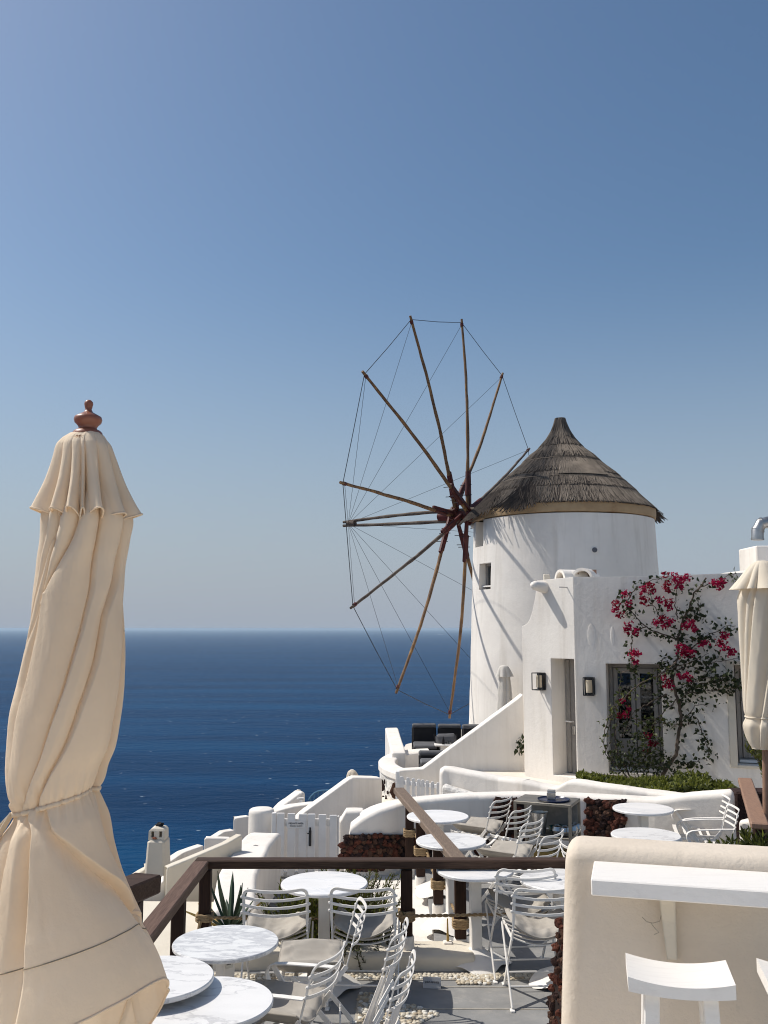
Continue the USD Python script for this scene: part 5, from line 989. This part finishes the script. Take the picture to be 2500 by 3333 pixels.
# ------------------------------------------------------------------ wall lamps on the house
def wall_lamp(name, label, px, py, d, n_, A=HA):
    s, z = hit(px, py, A, d); dpt = .17; w, h = .15, .27; b = hp(s, d, n_, 0, z)
    t = thing(name, label, 'wall lamp', tuple(b), 0, 'black lantern wall lamps')
    Q = lambda u, o, zz: b + np.array([*(d * u - n_ * o), zz]); k = .014
    obj('back_plate', pl2(b, d, n_, w, h, .012, .008), 'black_metal', t)
    fr = []
    for u in (-w / 2, w / 2):
        for o in (.02, dpt): fr.append(bar(Q(u, o, -h / 2), Q(u, o, h / 2), k, k, .002, up=(*n_, 0)))
        for zz in (-h / 2, h / 2): fr.append(bar(Q(u, .02, zz), Q(u, dpt, zz), k, k, .002))
    for zz in (-h / 2, h / 2):
        for o in (.02, dpt): fr.append(bar(Q(-w / 2, o, zz), Q(w / 2, o, zz), k, k, .002))
    obj('lamp_frame', fr, 'black_metal', t); obj('lamp_shade', [tube([Q(0, .085, -h * .36), Q(0, .085, h * .36)], .048, 20)], 'lamp_diffuser', t, smooth=40)
    obj('lamp_mount', [tube([Q(0, .085, -h / 2), Q(0, .085, -h * .36)], .03, 14), tube([Q(0, .085, h * .36), Q(0, .085, h / 2)], .03, 14)], 'black_metal', t, smooth=40)
    return t
def pl2(b, d, n_, w, h, t, o):
    m = np.eye(4); m[:2, 0] = d; m[:2, 1] = n_; m[:3, 3] = b - np.array([*(n_ * o), 0]); return cbox((w, t, h), .002, rot=m)
wall_lamp('wall_lamp', 'black lantern lamp on the sunlit wall left of the house door', 1766, 2217, dL, nL)
wall_lamp('wall_lamp', 'black lantern lamp on the house front between door and vine', 1920, 2233, dR, nR)
# ------------------------------------------------------------------ bougainvillea
bg = thing('bougainvillea', 'bougainvillea vine with crimson flowers climbing the house front', 'climbing plant', (*hp(1.2, dR, nR, -.2, 0)[:2], .3))
rv_ = np.random.default_rng(12)
def Z2(x, y): return 1900 + x * .36166, 1650 + y * .36166
def VW(x, y, off): px, py = Z2(x, y); s, z = hit(px, py, HA, dR, off, nR); q = HA - nR * off + dR * s; return np.array([q[0], q[1], z])
BR = [([(700, 2440), (760, 2330), (830, 2212), (850, 2050), (880, 1900), (860, 1800), (820, 1650), (800, 1550), (840, 1350), (850, 1200), (870, 1100), (900, 1000), (960, 900), (990, 780), (1050, 720), (1100, 640)], .024, .10, .35),
      ([(840, 1200), (760, 1160), (660, 1130), (560, 1080), (480, 1000), (420, 930), (350, 830), (330, 790)], .011, .14, 1.2), ([(560, 1080), (500, 1100), (430, 1180), (430, 1250), (430, 1400), (440, 1500)], .009, .14, .8),
      ([(420, 930), (400, 850), (450, 760), (560, 690), (680, 650), (740, 600)], .008, .12, .9), ([(840, 1100), (740, 1050), (660, 940), (620, 860), (600, 780)], .008, .12, .8), ([(850, 1000), (830, 930), (830, 800), (850, 680)], .008, .10, .6),
      ([(1050, 720), (1150, 690), (1250, 640), (1370, 600)], .007, .10, .8), ([(860, 1350), (1000, 1250), (1100, 1160), (1230, 1110), (1290, 1070), (1370, 1070)], .009, .14, 1.1), ([(960, 900), (1000, 960), (1050, 990), (1030, 860), (1060, 800)], .006, .12, 1.1),
      ([(860, 1010), (930, 980), (1000, 980)], .006, .12, 1.6), ([(820, 1480), (960, 1440), (1090, 1480), (1160, 1400), (1300, 1380), (1430, 1350)], .008, .13, .9), ([(800, 1450), (900, 1420), (1000, 1380), (1070, 1340), (1130, 1320)], .007, .16, 1.4),
      ([(860, 1800), (940, 1660), (1100, 1580), (1250, 1560), (1430, 1560)], .009, .15, 2.4), ([(940, 1680), (1150, 1650), (1300, 1640), (1430, 1620)], .008, .17, 2.0), ([(900, 1620), (1000, 1560), (1120, 1540), (1280, 1530)], .007, .2, 1.8), ([(870, 1950), (960, 1850), (1020, 1780), (1110, 1800)], .008, .14, 1.4),
      ([(940, 1960), (1000, 1880), (1040, 1960), (1070, 2050), (1110, 2150), (1130, 2212), (1106, 2260), (1010, 2290), (900, 2310), (830, 2340)], .007, .10, 1.5), ([(850, 1960), (780, 1950), (700, 1960)], .007, .12, 1.4),
      ([(840, 1400), (700, 1500), (500, 1600), (380, 1700), (280, 1820), (220, 1920), (180, 2100), (200, 2212), (290, 2330)], .010, .26, .9), ([(860, 1720), (700, 1860), (600, 1990), (560, 2050), (520, 2200)], .008, .22, .7), ([(750, 1690), (560, 1780), (450, 1850), (380, 2000), (340, 2080)], .008, .2, .35),
      ([(430, 2440), (350, 2300), (290, 2150), (290, 2000), (310, 1900)], .011, .2, .4), ([(400, 2440), (300, 2330), (210, 2200), (210, 2050), (260, 1850), (330, 1600), (340, 1480)], .008, .24, .3), ([(500, 2440), (470, 2330), (560, 2230), (650, 2120), (700, 2080)], .008, .24, 1.0),
      ([(440, 1900), (520, 1930), (600, 1910), (680, 1960)], .007, .22, 1.3), ([(690, 1480), (690, 1600), (720, 1720), (770, 1800)], .006, .15, 1.2), ([(340, 1480), (400, 1470), (470, 1480)], .006, .2, .8), ([(780, 1340), (700, 1400), (740, 1470), (800, 1480)], .006, .15, 1.6), ([(820, 1160), (900, 1190), (960, 1200), (1080, 1150)], .006, .14, 1.4),
      ([(700, 1880), (640, 1960), (560, 2000)], .006, .24, 1.2)]
LP, LPl = [], []
for pts, r, off, dens in BR:
    q = np.array([VW(x, y, off * (.8 + .3 * rv_.random()) if i else off) for i, (x, y) in enumerate(pts)])
    s = np.r_[0, np.cumsum(np.linalg.norm(np.diff(q, axis=0), axis=1))]; n = max(6, int(s[-1] / .05)); t = np.linspace(0, s[-1], n); f = [PchipInterpolator(s, q[:, k])(t) for k in range(3)]; c = np.stack(f, 1) + rv_.normal(size=(n, 3)) * .008
    obj('stem', tube(c, r * 1.2 * (1 - .6 * t / s[-1]), 6), 'vine_stem', bg, smooth=50)
    k = int(s[-1] * 58 * dens); u = rv_.random(k) ** .8 * s[-1]; base = np.stack([PchipInterpolator(s, q[:, j])(u) for j in range(3)], 1)
    jit = rv_.normal(size=(k, 3)) * np.array([.045, .03, .045]) * (.7 + .5 * dens ** .5); (LPl if off > .2 else LP).append(base + jit)
LP = np.vstack(LP); LPl = np.vstack(LPl)
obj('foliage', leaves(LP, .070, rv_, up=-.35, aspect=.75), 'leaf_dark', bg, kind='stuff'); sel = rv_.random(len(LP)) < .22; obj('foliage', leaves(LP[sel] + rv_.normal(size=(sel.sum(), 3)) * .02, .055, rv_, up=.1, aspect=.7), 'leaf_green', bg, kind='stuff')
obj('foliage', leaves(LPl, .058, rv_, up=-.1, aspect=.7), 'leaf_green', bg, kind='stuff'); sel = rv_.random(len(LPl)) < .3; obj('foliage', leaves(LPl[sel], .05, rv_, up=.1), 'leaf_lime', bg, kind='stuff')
bb = []
for k in range(430):
    x, y = rv_.uniform(240, 800), rv_.triangular(1980, 2330, 2440); 
    if abs(x - 500) > 120 + (y - 1980) * .55: continue
    bb.append(VW(x, y, .1 + .3 * rv_.random()))
bb = np.array(bb); obj('foliage', leaves(bb, .062, rv_, up=-.2, aspect=.7), 'leaf_dark', bg, kind='stuff'); obj('foliage', leaves(bb[::3] + .02, .055, rv_, up=.1, aspect=.7), 'leaf_green', bg, kind='stuff')
FL = [(300, 880, 1.1), (330, 970, 1.1), (280, 930, .7), (380, 780, .9), (400, 870, .8), (540, 745, 1.0), (600, 715, 1.2), (625, 750, .8), (550, 850, 1.2), (530, 815, .6), (740, 705, 1.2), (760, 755, .7), (685, 840, 1.0), (770, 860, 1.1), (765, 905, .8), (740, 605, .9), (820, 640, 1.5), (880, 660, 1.3), (935, 640, 1.0), (860, 715, .9), (650, 1035, 1.0), (700, 1000, 1.0), (730, 1060, 1.2), (780, 1030, 1.0), (400, 1070, 1.1), (385, 1120, .7), (465, 1120, 1.1), (450, 1310, 1.2), (490, 1330, .8), (465, 1390, .8), (910, 1070, 1.0), (960, 1050, 1.2), (995, 1100, 1.0), (880, 1280, 1.4), (930, 1290, 1.2), (970, 1320, 1.1), (900, 1330, .9), (1180, 680, .9), (1230, 710, 1.1), (1250, 670, .8), (1225, 1225, 1.0), (1275, 1260, 1.2), (1310, 1300, 1.3), (1340, 1300, .8), (1095, 1215, .8), (1060, 1240, .7), (1265, 1160, .9), (720, 1535, .8), (755, 1580, 1.3), (775, 1610, .8), (870, 1530, .8), (920, 1510, .6), (950, 1545, .7), (380, 1865, .7), (405, 1820, .6), (330, 1880, .6), (345, 1745, .5), (580, 2060, .8), (605, 2130, .9), (635, 2135, .6), (570, 2195, .6)]
for x, y, s in FL:
    c = VW(x, y, .20); k = int(26 * s + 10); o = np.clip(rv_.normal(size=(k, 3)), -1.5, 1.5) * np.array([.034, .026, .030]) * s; obj('flower_cluster', leaves(c + o, .040, rv_, up=.1, aspect=.95, bend=.3), 'flower_deep' if rv_.random() < .4 else 'flower', bg, kind='stuff')
# ground cover in the planter
gc = []
for k in range(5200):
    u = rv_.random(); px = 1885 + u * 500; D = rv_.uniform(12.3, 13.3) - u * .85; y = 2545 + u * 45
    p = at(px, y, D); gc.append((p[0], p[1], .39 + .03 * u + .12 * meshkit.fbm(np.array([p[0] * 2.2, p[1] * 2.2, 0]), 3, 2) + .04 * rv_.random() + (.10 if .62 < u < .85 and rv_.random() < .3 else 0)))
gc = np.array(gc); p = obj('ground_cover', leaves(gc, .075, rv_, up=.5, aspect=.55), 'leaf_green'); tag(p, 'low green ground cover filling the planter below the vine', 'ground cover', kind='stuff')
p = obj('ground_cover', leaves(gc[::1] + (0, 0, .03), .06, rv_, up=.8, aspect=.5), 'leaf_lime'); tag(p, 'bright green tips among the planter ground cover', 'ground cover', kind='stuff')
q0, q1, q2, q3 = at(1880, 2545, 12.5), at(2400, 2595, 11.5), at(2400, 2595, 13.2), at(1880, 2545, 14.5); struct('planter_soil', prism([q0[:2], q1[:2], q2[:2], q3[:2]], -.2, .37), 'soil')
# agave, shrubs, wall tuft
ab = np.array([*at(748, 3012, 8.3)[:2], -.05]); ag = thing('agave', 'spiky dark green agave behind the front railing, left', 'agave', tuple(ab))
ra = np.random.default_rng(8)
for k in range(22):
    a = k * 2.4; el = .45 + .95 * (k / 22) ; L = .30 + .22 * ra.random() + .10 * (k / 22); n = 9; s = np.linspace(0, 1, n); d = np.array([math.cos(a) * math.cos(el), math.sin(a) * math.cos(el), math.sin(el)]); side = np.array([-math.sin(a), math.cos(a), 0]); up = np.cross(d, side) * -1
    cpt = ab + np.outer(s, d) * L + np.outer(s ** 2, [0, 0, -.10 * math.cos(el)]) ; w = .030 * np.sin(np.clip(.35 + s * .9, 0, 1.25) * 1.25) * (1 - s ** 3) + .0008
    v = np.stack([cpt - side * w[:, None] + up * w[:, None] * .5, cpt, cpt + side * w[:, None] + up * w[:, None] * .5, cpt - up * .006], 1); obj('blade', grid(v, True), 'agave_dry' if k in (1, 3, 4) else 'agave', ag, smooth=40)
def shrub(name, label, px0, px1, py, Y, h, z, n, mats_, seed, spread=.35, leafsize=.05, aspect=.18, cat_='shrub'):
    r = np.random.default_rng(seed); a, b = at(px0, py, Y), at(px1, py, Y); t = thing(name, label, cat_, ((a[0] + b[0]) / 2, Y, z)); st_, L_, Dr = [], [], []
    for k in range(n):
        o = np.array([r.uniform(a[0], b[0]), Y + r.normal() * .13, z]); hh = h * (.55 + .45 * r.random()); d = np.array([r.normal() * spread, r.normal() * spread, 1.0]); s = np.linspace(0, 1, 7)[:, None]; c = o + s * d * hh / np.linalg.norm(d) + np.sin(s * 3) * r.normal(size=3) * .02; st_.append(tube(c, np.linspace(.005, .0018, 7), 4))
        for u in np.arange(.12, 1.0, .035 * .45 / hh):
            i = u * 6; q = c[int(i)] * (1 - i % 1) + c[min(6, int(i) + 1)] * (i % 1); 
            for _ in range(2): L_.append(q); Dr.append(d / np.linalg.norm(d) + r.normal(size=3) * .55)
    obj('stem', st_, 'vine_stem', t, kind='stuff'); L_, Dr = np.array(L_), np.array(Dr); m_ = r.random(len(L_)) < .6
    obj('foliage', leaves(L_[m_], leafsize, r, up=.25, aspect=aspect, dirs=Dr[m_]), mats_[0], t, kind='stuff'); obj('foliage', leaves(L_[~m_], leafsize * .9, r, up=.35, aspect=aspect, dirs=Dr[~m_]), mats_[1], t, kind='stuff'); return t
shrub('rosemary_shrub', 'wispy green shrub behind the front railing, left of the white table pedestal', 948, 1040, 3080, 7.74, .70, -.12, 170, ('leaf_lime', 'leaf_green'), 1, .30, .042, .16)
shrub('rosemary_shrub', 'wispy green shrub behind the front railing, right of the white table pedestal', 1060, 1190, 3080, 7.72, .74, -.12, 230, ('leaf_lime', 'leaf_green'), 2, .30, .042, .16)
shrub('rosemary_shrub', 'sparse outer sprigs of shrub just left of the tall front railing post', 1180, 1262, 3080, 7.66, .52, -.10, 45, ('leaf_silver', 'leaf_green'), 3, .32, .042, .16)
struct('planter_bed', prism([(-1.0, 7.62), (.02, 7.62), (.02, 8.0), (-1.0, 8.0)], -1.5, -.055), 'soil')
shrub('oleander_shrub', 'leafy green shrub at the right edge behind the bar wall', 2400, 2560, 2760, 8.9, .66, .02, 130, ('leaf_green', 'leaf_lime'), 4, .45, .085, .22)
shrub('oleander_shrub', 'thin green leaves beside the right parasol pole', 2490, 2530, 2560, 9.7, .55, .95, 14, ('leaf_lime', 'leaf_green'), 5, .3, .06, .2)
wt = at(1697, 2425, 16.2); single('wall_plant', leaves(wt + np.random.default_rng(3).normal(size=(40, 3)) * (.04, .03, .07), .09, np.random.default_rng(4), up=-.2, aspect=.5), 'leaf_dark', 'small dark dried plant on the stair wall by the house corner', 'plant')
# ------------------------------------------------------------------ pebble strips on the terrace floor, loose stones, reserved card
rp = np.random.default_rng(21); PB = []
for x in np.arange(-1.25, 1.16, .031):
    for y in (7.20, 7.165, 7.13): PB.append((x + rp.normal() * .005, y + rp.normal() * .006))
for x in np.arange(1.16, 1.40, .031):
    for y in np.arange(7.05, 7.24, .032): PB.append((x - .62 + rp.normal() * .005, y - .02))
tri = Polygon([onz(1150, 3355, 0)[:2], onz(1165, 3238, 0)[:2], onz(1205, 3236, 0)[:2], onz(1430, 3300, 0)[:2], onz(1330, 3355, 0)[:2]])
from shapely.geometry import Point
x0, y0, x1, y1 = tri.bounds
big = [(x + rp.normal() * .006, y + rp.normal() * .006) for x in np.arange(x0, x1, .036) for y in np.arange(y0, y1, .034) if tri.contains(Point(x, y))]
struct('grout_strip', cat(prism([(-1.28, 7.10), (1.18, 7.10), (1.18, 7.26), (-1.28, 7.26)], -.05, .006), trimesh.creation.extrude_polygon(tri, .056, engine='earcut').apply_translation((0, 0, -.05))), 'grout')
PBs = sorted(big + PB, key=lambda p: p[1]); extra = []
for k, (x, y) in enumerate(PBs):
    m = rock((x, y, .006), (.0165 + .004 * rp.random(), .0145 + .003 * rp.random(), .011), 500 + k)
    if k < 300: obj('pebble', m, ('pebble_cream', 'pebble_tan', 'pebble_white')[int(rp.random() * 3)], FLOOR, smooth=True)
    else: extra.append(m)
obj('pebble_bed', extra, 'pebble_cream', FLOOR, smooth=True, kind='stuff')
xs = [rock((rp.uniform(-1.62, -1.28), rp.uniform(5.3, 7.1), .01), (.025 + .02 * rp.random(), .022, .018), 900 + k) for k in range(170)]
p = obj('gravel', xs[:100], 'lava_brown', smooth=True); tag(p, 'reddish gravel along the side railing under the tables', 'gravel', kind='stuff'); p = obj('gravel', xs[100:], 'pebble_cream', smooth=True); tag(p, 'cream gravel mixed along the side railing', 'gravel', kind='stuff')
for k, (a, b, w_) in enumerate((((.35, 6.98), (4.8, 6.90), .010), ((-.2, 6.60), (4.8, 6.54), .012), ((1.55, 7.3), (1.75, 11.4), .012), ((.6, 8.6), (4.8, 8.5), .012), ((.42, 9.7), (4.8, 9.6), .012))):
    d_ = np.array(b) - a; d_ = d_ / np.linalg.norm(d_); n_ = np.array([-d_[1], d_[0]]) * w_ / 2; struct('floor_joint', prism([np.array(a) - n_, np.array(b) - n_, np.array(b) + n_, np.array(a) + n_], -.02, .0035), 'grout' if k < 2 else 'walk_stone')
rc_ = onz(1406, 3218, 0); card = thing('reserved_card', 'small grey card reading Reserved upside down on the floor', 'sign', (rc_[0], rc_[1], 0), -.10)
tl = trimesh.transformations.rotation_matrix(-.25, [1, 0, 0]); m = cbox((.128, .004, .075), .001, (0, 0, .038)); m.apply_transform(tl); obj('card_face', m, 'card_grey', card, world=False); m = cbox((.128, .004, .075), .001, (0, 0, .038)); m.apply_transform(trimesh.transformations.rotation_matrix(.45, [1, 0, 0])); m.apply_translation((0, .055, 0)); obj('card_back', m, 'card_grey', card, world=False)
t_ = meshkit.text_mesh('Reserved', 1.0, .002, False); s_ = .10 / np.ptp(t_.bounds[:, 0]); t_.apply_scale((s_, s_, .6)); t_.apply_translation(-t_.bounds.mean(0)); t_.apply_transform(rotz(math.pi)); t_.apply_transform(trimesh.transformations.rotation_matrix(math.pi / 2, [1, 0, 0])); t_.apply_translation((0, -.003, .040)); t_.apply_transform(tl); obj('lettering', t_, 'ink', card, world=False)
# ------------------------------------------------------------------ far boat
def sea_at(px, py): return onz(px, py, SEA_Z)
b_ = sea_at(1432, 2066.5); s = np.linalg.norm(b_) / FPX; L = 36 * s
boat = thing('motor_boat', 'tiny white motor boat far out on the sea under the sail arms', 'boat', (b_[0], b_[1], SEA_Z))
hull = trimesh.convex.convex_hull(np.array([(-L / 2, 0, 3), (-L / 2 + 6, 0, -.5), (-L / 3, -3, 3), (-L / 3, 3, 3), (L / 2, -3.4, 2.6), (L / 2, 3.4, 2.6), (L / 2, -2.8, -.5), (L / 2, 2.8, -.5)])); hull.apply_translation(b_); obj('hull', hull, 'boat_white', boat); obj('cabin', cbox((L * .4, 4.4, 3.2), .5, b_ + (L * .05, 0, 4.4)), 'boat_white', boat)
wk = [b_ + (L * .55, 0, .3), b_ + (L * 1.0, 6, .3), b_ + (L * 2.6, 10, .3), b_ + (L * 2.6, -10, .3), b_ + (L * 1.0, -6, .3)]; p = obj('boat_wake', prism([(w[0], w[1]) for w in wk], SEA_Z + .2, SEA_Z + .5), 'foam'); tag(p, 'thin white wake trailing the far motor boat', 'wake', kind='stuff')
# ------------------------------------------------------------------ haze
hb = trimesh.creation.box((122000, 122000, 125.5)); hb.apply_translation((0, 0, -113.5 + 62.75 + .0)); p = obj('haze', hb, 'haze_air'); tag(p, 'pale sea haze thickening toward the horizon', 'haze', kind='stuff')
